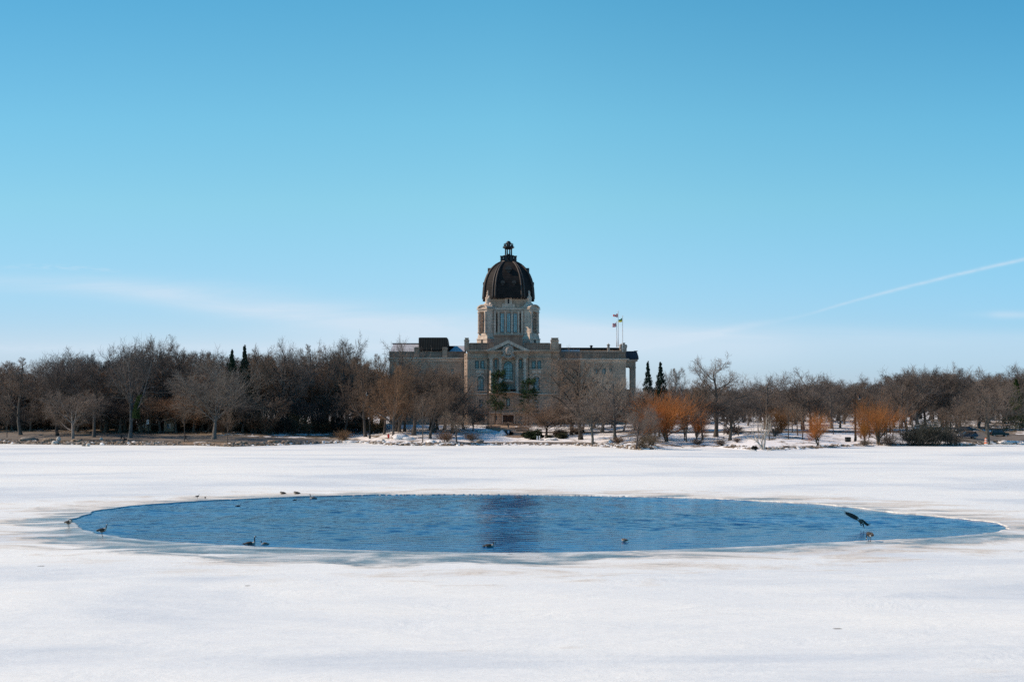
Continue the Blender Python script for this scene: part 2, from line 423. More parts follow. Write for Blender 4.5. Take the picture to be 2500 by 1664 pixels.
ang = np.array([math.atan2(y-cy0, x-cx0) for x, y in W_]); rad = np.array([math.hypot(x-cx0, y-cy0) for x, y in W_])
o_ = np.argsort(ang); ang = ang[o_]; rad = rad[o_]
NA = 2000
th = np.linspace(-PI, PI, NA, endpoint=False)
rr = np.interp(th, ang, rad, period=2*PI)
rr = np.array([r + .45*abs(math.cos(t))**3*mnoise.noise(Vector((r*math.cos(t)*.8, r*math.sin(t)*.45, 7))) + (   .12*mnoise.noise(Vector((r*math.cos(t)*.5, r*math.sin(t)*.5, 0))) + .08*mnoise.noise(Vector((r*math.cos(t)*2, r*math.sin(t)*2, 4))) + .04*mnoise.noise(Vector((r*math.cos(t)*5, r*math.sin(t)*5, 4)))) for r, t in zip(rr, th)])
ox = cx0 + rr*np.cos(th); oy = cy0 + rr*np.sin(th)
ss = [0, .0, .15, .5, 1, 1.6, 2.4, 3.4, 4.6, 6, 8, 10, 13, 17, 22, 30, 40, 55, 75, 100, 140, 190, 260, 400, 700, 1500]
vs = []; rim = []; wet = []
for k, s in enumerate(ss):
    z = -.2 if k == 0 else 0.0
    nx, ny = np.cos(th), np.sin(th)
    px_, py_ = ox + nx*s, oy + ny*s
    zz = np.full(NA, z)
    if k > 2: zz = zz + np.array([.05*mnoise.noise(Vector((x*.12, y*.12, 9)))*min(1, s/4) for x, y in zip(px_, py_)])
    if k == 1: zz = zz + .03
    vs.append(np.stack([px_, py_, zz], -1)); rim.append(np.full(NA, s))
    pp = CX + px_/np.maximum(py_, 5)*F
    near = np.clip((cy0-py_)/14, 0, 1)
    wv = near*np.interp(pp, [-200, 60, 250, 800, 1300, 1500, 2500], [.4, .7, .9, .95, .85, .62, .62])
    wv = np.maximum(wv, .44)
    wv = np.maximum(wv, np.interp(pp, [-100, 60, 150, 260, 400], [.35, .6, .6, .3, .1]))
    wet.append(wv)
vs = np.concatenate(vs); rim = np.concatenate(rim); wet = np.concatenate(wet)
fc = []
for k in range(len(ss)-1):
    i = np.arange(NA); j = (i+1) % NA
    fc.append(np.stack([k*NA+i, (k+1)*NA+i, (k+1)*NA+j, k*NA+j], -1))
fc = np.concatenate(fc)
m, nt, b = newmat('lake snow and ice')
g = coords(nt, geo=True); gs = coords(nt, (.45, 1, 1), geo=True)
ar = nt.nodes.new('ShaderNodeAttribute'); ar.attribute_name = 'rim'
aw = nt.nodes.new('ShaderNodeAttribute'); aw.attribute_name = 'wet'
big = nz(nt, gs, .055, 6, .62, .5); mid = nz(nt, gs, .35, 7, .65, .6); fine = nz(nt, g, 2.2, 6, .65); vf = nz(nt, g, 9, 4)
mr = nt.nodes.new('ShaderNodeMapRange'); mr.inputs['From Min'].default_value = 1.2; mr.inputs['From Max'].default_value = 17
mr.inputs['To Min'].default_value = 1; mr.inputs['To Max'].default_value = 0; nt.links.new(ar.outputs['Fac'], mr.inputs['Value'])
fall = mr.outputs[0]
m2 = nt.nodes.new('ShaderNodeMapRange'); m2.inputs['From Min'].default_value = .5; m2.inputs['From Max'].default_value = 10.5
m2.inputs['To Min'].default_value = 1; m2.inputs['To Max'].default_value = 0; nt.links.new(ar.outputs['Fac'], m2.inputs['Value']); fallw = m2.outputs[0]
snow = ramp(nt, big, [(.38, (.65, .69, .71)), (.48, (.80, .815, .79)), (.60, (.87, .868, .815)), (.75, (.885, .878, .82))])
snow = mixc(nt, .5, snow, ramp(nt, mid, [(.3, (.88, .91, .96)), (.6, (1.0, 1.0, 1.0))]), 'MULTIPLY')
# brown staining near the hole and in scattered streaks
bn = math_(nt, 'ADD', mid, math_(nt, 'MULTIPLY', fall, .30))
bm = ramp(nt, bn, [(.64, 0), (.80, .8)])
snow = mixc(nt, bm, snow, ramp(nt, fine, [(.3, (.50, .42, .33)), (.7, (.72, .66, .58))]))
# wet blue grey ice
wn = math_(nt, 'ADD', math_(nt, 'ADD', math_(nt, 'MULTIPLY', mid, .9), math_(nt, 'MULTIPLY', big, .35)), math_(nt, 'MULTIPLY', math_(nt, 'MULTIPLY', fallw, aw.outputs['Fac']), .56))
wm = ramp(nt, wn, [(.84, 0), (.96, 1)])
wf = mixc(nt, 1, wm, ramp(nt, fine, [(.3, .8), (.55, 1)]), 'MULTIPLY')
wst = nz(nt, coords(nt, (.55, 1, 1), geo=True), .34, 8, .68, .5)
wcol = ramp(nt, wst, [(.36, (.07, .12, .16)), (.46, (.19, .25, .28)), (.53, (.38, .39, .38)), (.60, (.68, .65, .61))])
colr = mixc(nt, wf, snow, wcol)
# a pale rim right at the edge
e = nt.nodes.new('ShaderNodeMapRange'); e.inputs['From Min'].default_value = .1; e.inputs['From Max'].default_value = .8; e.inputs['To Min'].default_value = .5; e.inputs['To Max'].default_value = 0
nt.links.new(ar.outputs['Fac'], e.inputs['Value'])
colr = mixc(nt, math_(nt, 'MULTIPLY', e.outputs[0], ramp(nt, mid, [(.44, .05), (.56, 1)])), colr, (.62, .66, .69))
# small debris
vo = nt.nodes.new('ShaderNodeTexVoronoi'); vo.feature = 'F1'; vo.inputs['Scale'].default_value = .55
nt.links.new(coords(nt, (.7, 1, 1), geo=True), vo.inputs['Vector'])
vr = nt.nodes.new('ShaderNodeSeparateXYZ'); nt.links.new(vo.outputs['Color'], vr.inputs[0])
spot = math_(nt, 'MULTIPLY', math_(nt, 'LESS_THAN', vo.outputs['Distance'], math_(nt, 'MULTIPLY', fine, .15)), math_(nt, 'GREATER_THAN', vr.outputs[0], math_(nt, 'SUBTRACT', .965, math_(nt, 'MULTIPLY', fall, .16))))
colr = mixc(nt, math_(nt, 'MULTIPLY', spot, .8), colr, (.10, .08, .06))
nt.links.new(colr, b.inputs['Base Color'])
rg = mixc(nt, wm, (.75,)*3, (.28,)*3); nt.links.new(rg, b.inputs['Roughness'])
b.inputs['Specular IOR Level'].default_value = .25
wr = nt.nodes.new('ShaderNodeMapping'); wr.inputs['Scale'].default_value = (.25, 1.6, 1); wr.inputs['Rotation'].default_value = (0, 0, .45); g5 = nt.nodes.new('ShaderNodeNewGeometry'); nt.links.new(g5.outputs['Position'], wr.inputs[0])
ridge = nz(nt, wr.outputs[0], .9, 6, .6, .8)
hh = math_(nt, 'ADD', math_(nt, 'ADD', math_(nt, 'MULTIPLY', mid, 1.4), math_(nt, 'MULTIPLY', ridge, .8)), math_(nt, 'ADD', math_(nt, 'MULTIPLY', fine, .14), math_(nt, 'MULTIPLY', vf, .015)))
bump(nt, b, hh, .55, .2)
me = np_mesh('lake_ice', vs, fc, True, [m])
for nm, arr in (('rim', rim), ('wet', wet)):
    a = me.attributes.new(nm, 'FLOAT', 'POINT'); a.data.foreach_set('value', arr.astype(np.float32))
tag(link(bpy.data.objects.new('lake_ice', me)), kind='structure')

# water with real waves
x0, x1, y0, y1 = ox.min()-1, ox.max()+1, oy.min()-1, oy.max()+1
gx = np.arange(x0, x1, .26); gy = np.arange(y0, y1, .085)
GX, GY = np.meshgrid(gx, gy); ZW = np.zeros_like(GX)
gust = np.zeros_like(GX)
for k in range(10):
    a = rng.uniform(-.5, .5)+PI/2; L = rng.uniform(9, 30); gust += np.sin((GX*math.cos(a)*.5+GY*math.sin(a))*2*PI/L + rng.uniform(0, 7))
gust = .5+.5*np.tanh(gust/3)
for k in range(46):
    L = .30*(1.4/.30)**(rng.uniform(0, 1)**1.3); a = PI/2 + rng.normal(0, .33)
    A = .021*L*rng.uniform(.6, 1.2)/(2*PI)
    ZW += A*np.sin((GX*math.cos(a)+GY*math.sin(a))*2*PI/L + rng.uniform(0, 7) + .8*np.sin(GX*.21+k)) * (.35+.75*gust if L < .8 else .7+.4*gust)
ZW = ZW - .06
vs = np.stack([GX.ravel(), GY.ravel(), ZW.ravel()], -1); idx = np.arange(GX.size).reshape(GX.shape)
fc = np.stack([idx[:-1, :-1], idx[:-1, 1:], idx[1:, 1:], idx[1:, :-1]], -1).reshape(-1, 4)
m, nt, b = newmat('rippled pond water')
g = coords(nt, (.6, 1, 1), geo=True)
n1 = nz(nt, g, 3.2, 4, .6); nlow = nz(nt, coords(nt, (.35, 1, 1), geo=True), .12, 4)
basec = ramp(nt, nlow, [(.34, (.0, .022, .10)), (.66, (.0, .078, .245))])
fx, fy = lp(1215, 1256)
fm = nt.nodes.new('ShaderNodeMapping'); fm.inputs['Location'].default_value = (-fx/7.5, -fy/7, 0); fm.inputs['Scale'].default_value = (1/7.5, 1/7, .001)
gg = nt.nodes.new('ShaderNodeNewGeometry'); nt.links.new(gg.outputs['Position'], fm.inputs[0])
ln = nt.nodes.new('ShaderNodeVectorMath'); ln.operation = 'LENGTH'; nt.links.new(fm.outputs[0], ln.inputs[0])
loc_ = ramp(nt, ln.outputs['Value'], [(.35, 1), (1, 0)])
fr = nz(nt, coords(nt, (.22, 1, 1), geo=True), .55, 5, .6, 1.2)
line = ramp(nt, math_(nt, 'ABSOLUTE', math_(nt, 'SUBTRACT', fr, .5)), [(.0, 1), (.010, 0)])
ripple_glint = math_(nt, 'MULTIPLY', math_(nt, 'MULTIPLY', line, loc_), .75)  # thin white ripple lines, their glint painted into the water colour
basec = mixc(nt, ripple_glint, basec, (.62, .70, .76)); nt.links.new(basec, b.inputs['Base Color'])
b.inputs['Roughness'].default_value = .06; b.inputs['IOR'].default_value = 1.27
b.inputs['Specular Tint'].default_value = (.35, .75, 1, 1)
bump(nt, b, n1, .35, .05)
tag(link(bpy.data.objects.new('pond_water', np_mesh('pond_water', vs, fc, True, [m]))), kind='structure')
#PART2
# ------------------------------------------------------------------ the domed building
B = empty('domed_building', (X(1241, 375), 375, 0))
tag(B, 'long limestone building with a tall dark ribbed dome behind the bare trees', 'building')
BI = Vector(B.location)
class BM_(MB):
    SPL = {'wall', 'ledge', 'arch_surround', 'cornice', 'parapet', 'pier', 'entablature', 'dark_slot', 'pilaster', 'low_roof', 'flat_roof', 'drum_cornice', 'terrace'}
    def build(s, name, mats, parent=None):
        p = parent or B
        if name in s.SPL and len(s.pc) > 1:
            pcs = s.pc + [(len(s.v), len(s.f))]; V = np.array(s.v); bb = []
            for (a, fa), (b_, fb) in zip(pcs[:-1], pcs[1:]): bb.append((V[a:b_].min(0)-.04, V[a:b_].max(0)+.04))
            n = len(bb); lab = list(range(n))
            lo = np.array([q[0] for q in bb]); hi = np.array([q[1] for q in bb])
            def find(i):
                while lab[i] != i: i = lab[i]
                return i
            for i in range(n):
                for j in np.nonzero(((lo[i] <= hi) & (lo <= hi[i])).all(1))[0]:
                    a, b_ = find(i), find(int(j))
                    if a != b_: lab[b_] = a
            grp = {}
            for i in range(n): grp.setdefault(find(i), []).append(i)
            if len(grp) > 1:
                for g_ in grp.values():
                    q = BM_()
                    for i in g_:
                        (a, fa), (b_, fb) = pcs[i], pcs[i+1]; o0 = len(q.v)
                        q.v += s.v[a:b_]; q.f += [[k-a+o0 for k in f] for f in s.f[fa:fb]]; q.m += s.m[fa:fb]; q.sm += s.sm[fa:fb]
                    o = q.build(name, mats, parent)
                return o
        o = MB.build(s, name, mats, p)
        off = BI.copy()
        me = o.data; n = len(me.vertices)*3; a = np.empty(n, np.float32); me.vertices.foreach_get('co', a)
        a = a.reshape(-1, 3) - np.array(off, np.float32); me.vertices.foreach_set('co', a.ravel()); me.update()
        return o
def pbox(mb, a, b_, top, bot, D, dep, mi=0, fwd=0.0):
    mb.box(X(a, D), X(b_, D), D-fwd, D+dep, Z(bot, D), Z(top, D), mi)
def holed_wall(mb, a, b_, top, bot, D, holes, th=.45):
    x0, x1, z0, z1 = X(a, D), X(b_, D), Z(bot, D), Z(top, D)
    xs = sorted({x0, x1, *[X(h[0], D) for h in holes], *[X(h[1], D) for h in holes]})
    zs = sorted({z0, z1, *[Z(h[2], D) for h in holes], *[Z(h[3], D) for h in holes]})
    R = [(X(h[0], D), X(h[1], D), Z(h[3], D), Z(h[2], D), h[4]) for h in holes]
    for i in range(len(xs)-1):
        for k in range(len(zs)-1):
            cx_, cz_ = (xs[i]+xs[i+1])/2, (zs[k]+zs[k+1])/2
            if any(r[0] < cx_ < r[1] and r[2] < cz_ < r[3] for r in R): continue
            mb.add([(xs[i], D, zs[k]), (xs[i+1], D, zs[k]), (xs[i+1], D, zs[k+1]), (xs[i], D, zs[k+1])], [(0, 1, 2, 3)])
    for (a0, a1, c0, c1, arch) in R:
        e = D+th
        mb.add([(a0, D, c0), (a0, D, c1), (a0, e, c1), (a0, e, c0)], [(0, 1, 2, 3)])
        mb.add([(a1, D, c0), (a1, e, c0), (a1, e, c1), (a1, D, c1)], [(0, 1, 2, 3)])
        mb.add([(a0, D, c0), (a0, e, c0), (a1, e, c0), (a1, D, c0)], [(0, 1, 2, 3)])
        mb.add([(a0, D, c1), (a1, D, c1), (a1, e, c1), (a0, e, c1)], [(0, 1, 2, 3)])
        if arch:
            r = (a1-a0)/2; xc = (a0+a1)/2; zc = c1-r
            for sgn in (-1, 1):
                pts = [(xc+sgn*r, c1), (xc, c1)] + [(xc+sgn*r*math.sin(q*PI/20), zc+r*math.cos(q*PI/20)) for q in range(1, 11)]
                if sgn < 0: pass
                else: pts = pts[::-1]
                mb.poly(pts, D+.004, e)
    for (q0, q1) in ((x0, x0), (x1, x1)):
        mb.add([(q0, D, z0), (q0, D+th, z0), (q0, D+th, z1), (q0, D, z1)], [(0, 1, 2, 3)] if q0 == x1 else [(3, 2, 1, 0)])
def window(a, b_, top, bot, D, nx, nz_, arch=False, pm='pane', par=None, rose=False):
    x0, x1, z0, z1 = X(a, D), X(b_, D), Z(bot, D), Z(top, D)
    f = BM_(); t = .17; y0, y1 = D+.20, D+.34
    xc, r = (x0+x1)/2, (x1-x0)/2; zs_ = z1-r if arch else z1
    f.box(x0, x0+t, y0, y1, z0, zs_); f.box(x1-t, x1, y0, y1, z0, zs_); f.box(x0+t, x1-t, y0, y1, z0, z0+t)
    if not arch: f.box(x0+t, x1-t, y0, y1, z1-t, z1)
    for i in range(1, nx):
        x = x0 + (x1-x0)*i/nx; f.box(x-.035, x+.035, y0+.04, y1, z0+t, zs_-(0 if arch else t))
    for k in range(1, nz_+(1 if arch else 0)):
        z = z0 + (zs_-z0)*k/nz_; f.box(x0+t, x1-t, y0+.03, y1-.004, z-.035, z+.035)
    if arch:
        for q in range(12):
            a0, a1 = PI*q/12, PI*(q+1)/12
            P = [(xc+rr_*math.cos(aa), zs_+rr_*math.sin(aa)) for rr_, aa in ((r-t, a0), (r, a0), (r, a1), (r-t, a1))]
            f.poly(P, y0, y1)
        for q in range(1, 6 if not rose else 8):
            aa = PI*q/(6 if not rose else 8); f.bar((xc+r*.35*math.cos(aa), y0+.1, zs_+r*.35*math.sin(aa)), (xc+(r-t)*math.cos(aa), y0+.1, zs_+(r-t)*math.sin(aa)), .045, 4)
        for q in range(10):
            a0, a1 = PI*q/10, PI*(q+1)/10
            f.bar((xc+r*.35*math.cos(a0), y0+.1, zs_+r*.35*math.sin(a0)), (xc+r*.35*math.cos(a1), y0+.1, zs_+r*.35*math.sin(a1)), .05, 4)
    o = f.build('window', M['frame'], par)
    p = BM_()
    if arch:
        pts = [(x0, z0), (x1, z0)] + [(xc+r*math.cos(PI*q/12), zs_+r*math.sin(PI*q/12)) for q in range(13)]
        p.poly(pts, D+.35, D+.37)
    else: p.box(x0, x1, D+.35, D+.37, z0, z1)
    pane = p.build('pane', M[pm], o if par is None else None)
    if par is not None: pane.parent = par
    return o

D = 375.0; DW = 381.0; DR = 378.5; DP = 373.6
# main centre block -------------------------------------------------
hol = [(1160, 1169, 880, 899.6, 0), (1173, 1183, 880, 899.6, 0), (1298, 1308, 880, 899.6, 0), (1311.6, 1321, 880, 899.6, 0),
       (1301.7, 1317, 917, 953, 1), (1165.5, 1181, 917, 953, 1), (1170, 1180, 975, 996, 0), (1303, 1314, 975, 996, 0), (1166, 1183, 1012, 1027, 1)]
gz = 1040
mb = BM_()
holed_wall(mb, 1141, 1190, 873, gz, D, [h for h in hol if h[0] < 1190]); holed_wall(mb, 1292, 1345, 873, gz, D, [h for h in hol if h[0] > 1292])
mb.box(X(1141, D), X(1345, D), D+.45, D+70, Z(gz, D), Z(856, D))
# chamfered left corner, set back right corner
x0 = X(1133, D); x1 = X(1141, D)
mb.prism([(x0, D+1.2), (x1-.002, D+.02), (x1-.002, D+60), (x0, D+60)], Z(gz, D), Z(862, D))
mb.box(X(1345, D)+.003, X(1364, D), D+1.6, D+60, Z(gz, D), Z(856, D))
mb.build('wall', M['stone'])
for h in hol:
    if h[0] < 1169.9 and h[2] > 1000: continue
    window(h[0], h[1], h[2], h[3], D, 3 if h[4] == 0 else 4, 4 if h[3]-h[2] < 25 else 6, bool(h[4]))
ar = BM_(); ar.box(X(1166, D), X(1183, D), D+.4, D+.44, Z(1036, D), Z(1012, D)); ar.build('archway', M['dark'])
# ledges and sills
mb = BM_()
for a, b_ in ((1157, 1186), (1294, 1325)):
    pbox(mb, a, b_, 900.5, 902.5, D, .02, fwd=.45)
    pbox(mb, a+4, b_-4, 903, 910, D, .02, fwd=.15)
for a, b_ in ((1163, 1183.5), (1299.5, 1319.5)): pbox(mb, a, b_, 953.6, 955.4, D, .02, fwd=.35)
for a, b_ in ((1141, 1190), (1292, 1345)):
    pbox(mb, a, b_, 960, 962.5, D, .02, fwd=.4); pbox(mb, a, b_, 1006, 1008.5, D, .02, fwd=.5)
pbox(mb, 1345.4, 1364.3, 1006, 1008.5, D, 1.62, fwd=-1.2); pbox(mb, 1345.4, 1364.3, 960, 962.5, D, 1.62, fwd=-1.3)
mb.build('ledge', M['stone_light'])
# surround of the lower arches
mb = BM_()
for xc_ in (1309.3, 1173.2):
    r0, r1 = 8.2, 10.8
    for q in range(12):
        a0, a1 = PI*q/12, PI*(q+1)/12
        P = [(X(xc_+rr_*math.cos(aa), D), Z(924.9-rr_*math.sin(aa), D)) for rr_, aa in ((r0, a0), (r1, a0), (r1, a1), (r0, a1))]
        mb.poly(P, D-.14, D+.004)
    pbox(mb, xc_-1.2, xc_+1.2, 911, 917.2, D, .02, fwd=.3)
mb.build('arch_surround', M['stone_light'])
# entablature -------------------------------------------------------
mb = BM_()
for a, b_, off in ((1139, 1347, 0), (1347.2, 1366, -1.55)):
    pbox(mb, a+2, b_-2, 860, 873.2, D, 1.5, fwd=.10+off)
    pbox(mb, a+1, b_-1, 872, 874, D, 1.4, fwd=.32+off)
    pbox(mb, a+.6, b_-.6, 857, 860.4, D, 1.4, fwd=.6+off)
    pbox(mb, a-.5, b_+.5, 853.5, 857.2, D, 1.4, fwd=1.05+off)
mb.build('cornice', M['stone'])
mb = BM_()
for a, b_ in ((1146, 1204), (1281, 1343)):
    pbox(mb, a, b_, 838, 853.4, D, 1.1, fwd=-.5)
    pbox(mb, a-.3, b_+.3, 836.5, 838.2, D, 1.3, fwd=-.3)
    n = 4
    for i in range(n+1):
        xx = a + (b_-a)*i/n
        pbox(mb, xx-1.4, xx+1.4, 838.4, 853.3, D, .55, fwd=-.3)
pbox(mb, 1364.5, 1371, 838, 873, D, 8, fwd=-3)
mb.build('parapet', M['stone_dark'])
mb = BM_()
for a, b_ in ((1133.5, 1144.5), (1345, 1364)):
    pbox(mb, a, b_, 831, 853.3, D, 3, fwd=-.35); pbox(mb, a-.8, b_+.8, 829, 831.2, D, 3.3, fwd=-.15)
    pbox(mb, a+1.5, b_-1, 825.6, 829.2, D, 2.6, fwd=-.5); pbox(mb, a+1, b_-.5, 824, 825.8, D, 2.9, fwd=-.35)
    pbox(mb, a+2.5, b_-2.5, 834, 850, D, .45, fwd=-.27)
mb.build('pier', M['stone'])
# central portico ---------------------------------------------------
mb = BM_()
H2 = [(1207.2, 1213.6, 877, 899.6, 0), (1267.4, 1274, 877, 899.6, 0), (1229.5, 1252, 881, 925.6, 1), (1235, 1247.5, 938, 955, 0), (1236, 1245.5, 972, 991, 0),
      (1207, 1213.5, 1014, 1025, 0), (1268.5, 1275, 1014, 1025, 0), (1228, 1254, 1013, 1036, 0), (1207, 1213.5, 975, 991, 0), (1268.5, 1275, 975, 991, 0)]
DQ = 374.5
holed_wall(mb, 1193, 1289, 873, gz, DQ, H2)
mb.box(X(1193, DQ), X(1289, DQ), DQ+.45, D+1, Z(gz, DQ), Z(873, DQ))
mb.build('wall', M['stone'])
for i, h in enumerate(H2):
    if i == 7: continue
    window(h[0], h[1], h[2], h[3], DQ, 2 if h[1]-h[0] < 8 else (3 if not h[4] else 5), 5 if h[3]-h[2] > 18 else 3, bool(h[4]), rose=(i == 2))
d = BM_(); d.box(X(1228, DQ), X(1254, DQ), DQ+.38, DQ+.44, Z(1036, DQ), Z(1013, DQ)); do = d.build('door', M['door'])
d = BM_()
for xx in (1228, 1236.5, 1245.3, 1253.4): pbox(d, xx, xx+.7, 1013, 1036, DQ, .36, fwd=-.2)
pbox(d, 1228, 1254, 1018.5, 1019.5, DQ, .36, fwd=-.24)
d.build('frame', M['frame'], do).location = (0, 0, 0)
mb = BM_()
for a, b_ in ((1224.5, 1257.5), ):
    pbox(mb, a, b_, 1009.5, 1012, DQ, .01, fwd=1.0); pbox(mb, a+1, a+3.3, 1012, 1036, DQ, .01, fwd=.8); pbox(mb, b_-3.3, b_-1, 1012, 1036, DQ, .01, fwd=.8)
pbox(mb, 1193.5, 1288.5, 1005.5, 1008.4, DQ, .01, fwd=.55); pbox(mb, 1193.5, 1288.5, 958.5, 961, DQ, .01, fwd=.55)
pbox(mb, 1223, 1258.5, 955.4, 958.3, DQ, .01, fwd=2.0)
mb.build('ledge', M['stone_light'])
mb = BM_()
for i in range(15): xx = 1223.6+i*2.4; pbox(mb, xx, xx+.5, 950, 955.3, DQ, .12, fwd=1.9)
pbox(mb, 1223, 1258.5, 949.5, 950.3, DQ, .2, fwd=1.95); mb.build('balcony_rail', M['black_metal'])
mb = BM_()
P = [(X(1228, DQ), Z(932, DQ)), (X(1253.5, DQ), Z(932, DQ)), (X(1253.5, DQ), Z(930.5, DQ)), (X(1240.8, DQ), Z(924.3, DQ)), (X(1228, DQ), Z(930.5, DQ))]
mb.poly(P, DQ-.6, DQ-.004); mb.build('door_pediment', M['stone_light'])
for cx_ in (1199.5, 1221.5, 1262, 1281):
    c = BM_(); xx = X(cx_, DP); r = .52
    c.lathe(xx, DQ-.42, [(r*1.25, Z(958.2, DP)), (r*1.25, Z(956.6, DP)), (r*1.05, Z(955.6, DP)), (r, Z(954, DP)), (r*.98, Z(915, DP)), (r*.86, Z(878.5, DP)), (r*.9, Z(877.6, DP)), (r*1.25, Z(875.2, DP))], 20)
    c.box(xx-.72, xx+.72, DQ-1.1, DQ+.02, Z(875.2, DP), Z(873.7, DP)); c.box(xx-.72, xx+.72, DQ-1.14, DQ+.02, Z(960, DP), Z(958.2, DP))
    c.build('column', M['stone_light'])
mb = BM_()
for s_ in (0, 1):
    a, b_ = ((1192, 1225), (1258, 1290))[s_]
    pbox(mb, a, b_, 861, 873.6, DP, 1.3, fwd=.05)
pbox(mb, 1224.5, 1258.5, 861, 873, DP, 1.2, fwd=-.25)
pbox(mb, 1188.5, 1293, 856.6, 861, DP, 1.8, fwd=.6); 
mb.build('entablature', M['stone'])
g_ = BM_()
ap = (X(1240.5, DP), Z(830.5, DP)); lf = (X(1186, DP), Z(855.4, DP)); rt = (X(1295, DP), Z(855.4, DP))
th_ = .62
g_.poly([lf, (lf[0]+2.2, lf[1]-.05), (ap[0], ap[1]-1.0), ap][::1], DP-1.3, D+3)
g_.poly([ap, (ap[0], ap[1]-1.0), (rt[0]-2.2, rt[1]-.05), rt], DP-1.3, D+3)
g_.box(lf[0], rt[0], DP-1.3, D+1, Z(856.8, DP), Z(855.3, DP))
g_.build('pediment', M['stone_light'])
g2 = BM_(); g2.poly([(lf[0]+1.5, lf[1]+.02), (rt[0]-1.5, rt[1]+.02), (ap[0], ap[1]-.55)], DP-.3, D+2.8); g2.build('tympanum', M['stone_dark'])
# carved shield with scrollwork
sh = BM_()
def blob(mb, x, y, z, rx, ry, rz, n=8, jit=.0, mi=0):
    vs = []; fs = []
    for i in range(n+1):
        ph = PI*i/n
        for k in range(n*2):
            a = PI*k/n; q = 1+jit*(random.random()-.5)
            vs.append((x+rx*q*math.sin(ph)*math.cos(a), y+ry*q*math.sin(ph)*math.sin(a), z+rz*q*math.cos(ph)))
    for i in range(n):
        for k in range(n*2): j = (k+1) % (n*2); fs.append((i*2*n+k, (i+1)*2*n+k, (i+1)*2*n+j, i*2*n+j))
    mb.add(vs, fs, mi, True)
blob(sh, X(1240.5, DP), DP-1.2, Z(857, DP), .95, .5, 1.35)
for dx_, dz_, r in ((-9, -4, .6), (9, -4, .6), (-11, 2, .45), (11, 2, .45), (-10, 10, .6), (10, 10, .6), (-6, 14, .5), (6, 14, .5), (0, 15, .6), (-14, 12, .35), (14, 12, .35), (-5, -11, .5), (5, -11, .5), (-9.5, -9, .4), (9.5, -9, .4), (0, -13, .5), (-8, 5, .5), (8, 5, .5)):
    blob(sh, X(1240.5+dx_, DP), DP-1.0, Z(857+dz_, DP), r, .35, r, 6, .4)
sh.build('carved_shield', M['carved'])
# wings ------------------------------------------------------------
mb = BM_()
holL = [(980+i*20, 988+i*20, 900, 917, 0) for i in range(7)]
holed_wall(mb, 951, 1133, 882, gz-1, DW, holL); mb.box(X(951, DW), X(1133, DW)-.01, DW+.45, DW+22, Z(gz, DW), Z(874, DW))
mb.build('wall', M['stone'])
for h in holL: window(h[0], h[1], h[2], h[3], DW, 2, 4)
mb = BM_(); pbox(mb, 950, 1134, 878, 882, DW, 1, fwd=.25); pbox(mb, 949, 1134, 875, 878.1, DW, 1.2, fwd=.55); pbox(mb, 947.5, 1134, 872.6, 875.2, DW, 1.3, fwd=1.0); mb.build('cornice', M['stone_light'])
mb = BM_()
pbox(mb, 950, 1134, 859, 872.4, DW, .9, fwd=-.2); pbox(mb, 949.6, 1134, 857.6, 859.2, DW, 1.1, fwd=0)
pbox(mb, 1027, 1078, 861.4, 870, DW, .2, fwd=-.05); pbox(mb, 953, 1008, 861.4, 870, DW, .2, fwd=-.05)
mb.build('parapet', M['stone_dark'])
for a in (1011.5, 1080):
    q = BM_(); pbox(q, a, a+12, 851, 872.3, DW, 2, fwd=.1); pbox(q, a-.7, a+12.7, 848.6, 851.2, DW, 2.2, fwd=.35); pbox(q, a+.8, a+11.2, 847, 848.8, DW, 1.9, fwd=.05); q.build('pier', M['stone'])
r = BM_(); y_ = DW+3; y2 = DW+14
a0, a1, b0, b1 = X(952, y_), X(1024, y_), X(960, y_), X(1024, y_)
r.add([(a0, y_, Z(862, y_)), (a1, y_, Z(862, y_)), (b1, y_+5, Z(838.6, y_+5)), (X(960, y_+5), y_+5, Z(838.6, y_+5)), (a0, y2+5, Z(862, y_)), (X(960, y_+5), y2, Z(838.6, y_+5)), (b1, y2, Z(838.6, y_+5))],
      [(0, 1, 2, 3), (0, 3, 5, 4), (3, 2, 6, 5)])
r.box(X(957.5, y_+5), X(1022, y_+5), y_+4.7, y2+.1, Z(839.4, y_+5), Z(837.4, y_+5), 1)
r.box(X(1093, y_+5), X(1134, y_+5), y_+7, y2+8, Z(862, y_+5), Z(843.2, y_+5), 1)
r.add([(X(1093, y_), y_+1, Z(860, y_)), (X(1134, y_), y_+1, Z(860, y_)), (X(1134, y_+6), y_+6.8, Z(844, y_+6)), (X(1111, y_+6), y_+6.8, Z(844, y_+6))], [(0, 1, 2, 3)])
r.build('low_roof', [M['grey_roof'], M['seam_roof']])
r = BM_(); y_ = DW+2.0
a0, a1, c0, c1 = X(1022, y_), X(1094, y_), X(1024, y_+6), X(1092, y_+6)
z0, z1, z2 = Z(853.5, y_), Z(826, y_+6), Z(824.2, y_+7)
V_ = [(a0, y_, z0), (a1, y_, z0), (a1, y_+16, z0), (a0, y_+16, z0), (c0, y_+2.6, z1), (c1, y_+2.6, z1), (c1, y_+13, z1), (c0, y_+13, z1), (c0+.12, y_+5, z2), (c1-.12, y_+5, z2), (c1-.12, y_+11, z2), (c0+.12, y_+11, z2)]
r.add(V_, [(0, 1, 5, 4), (1, 2, 6, 5), (2, 3, 7, 6), (3, 0, 4, 7), (4, 5, 9, 8), (5, 6, 10, 9), (6, 7, 11, 10), (7, 4, 8, 11), (8, 9, 10, 11)])
r.box(a0-.25, a1+.25, y_-.25, y_+16.2, z0-.35, z0)
r.build('metal_roof', M['seam_roof'])
mb = BM_(); pbox(mb, 1028, 1077, 852.5, 860, DW+3, 3); mb.build('roof_curb', M['stone_light'])
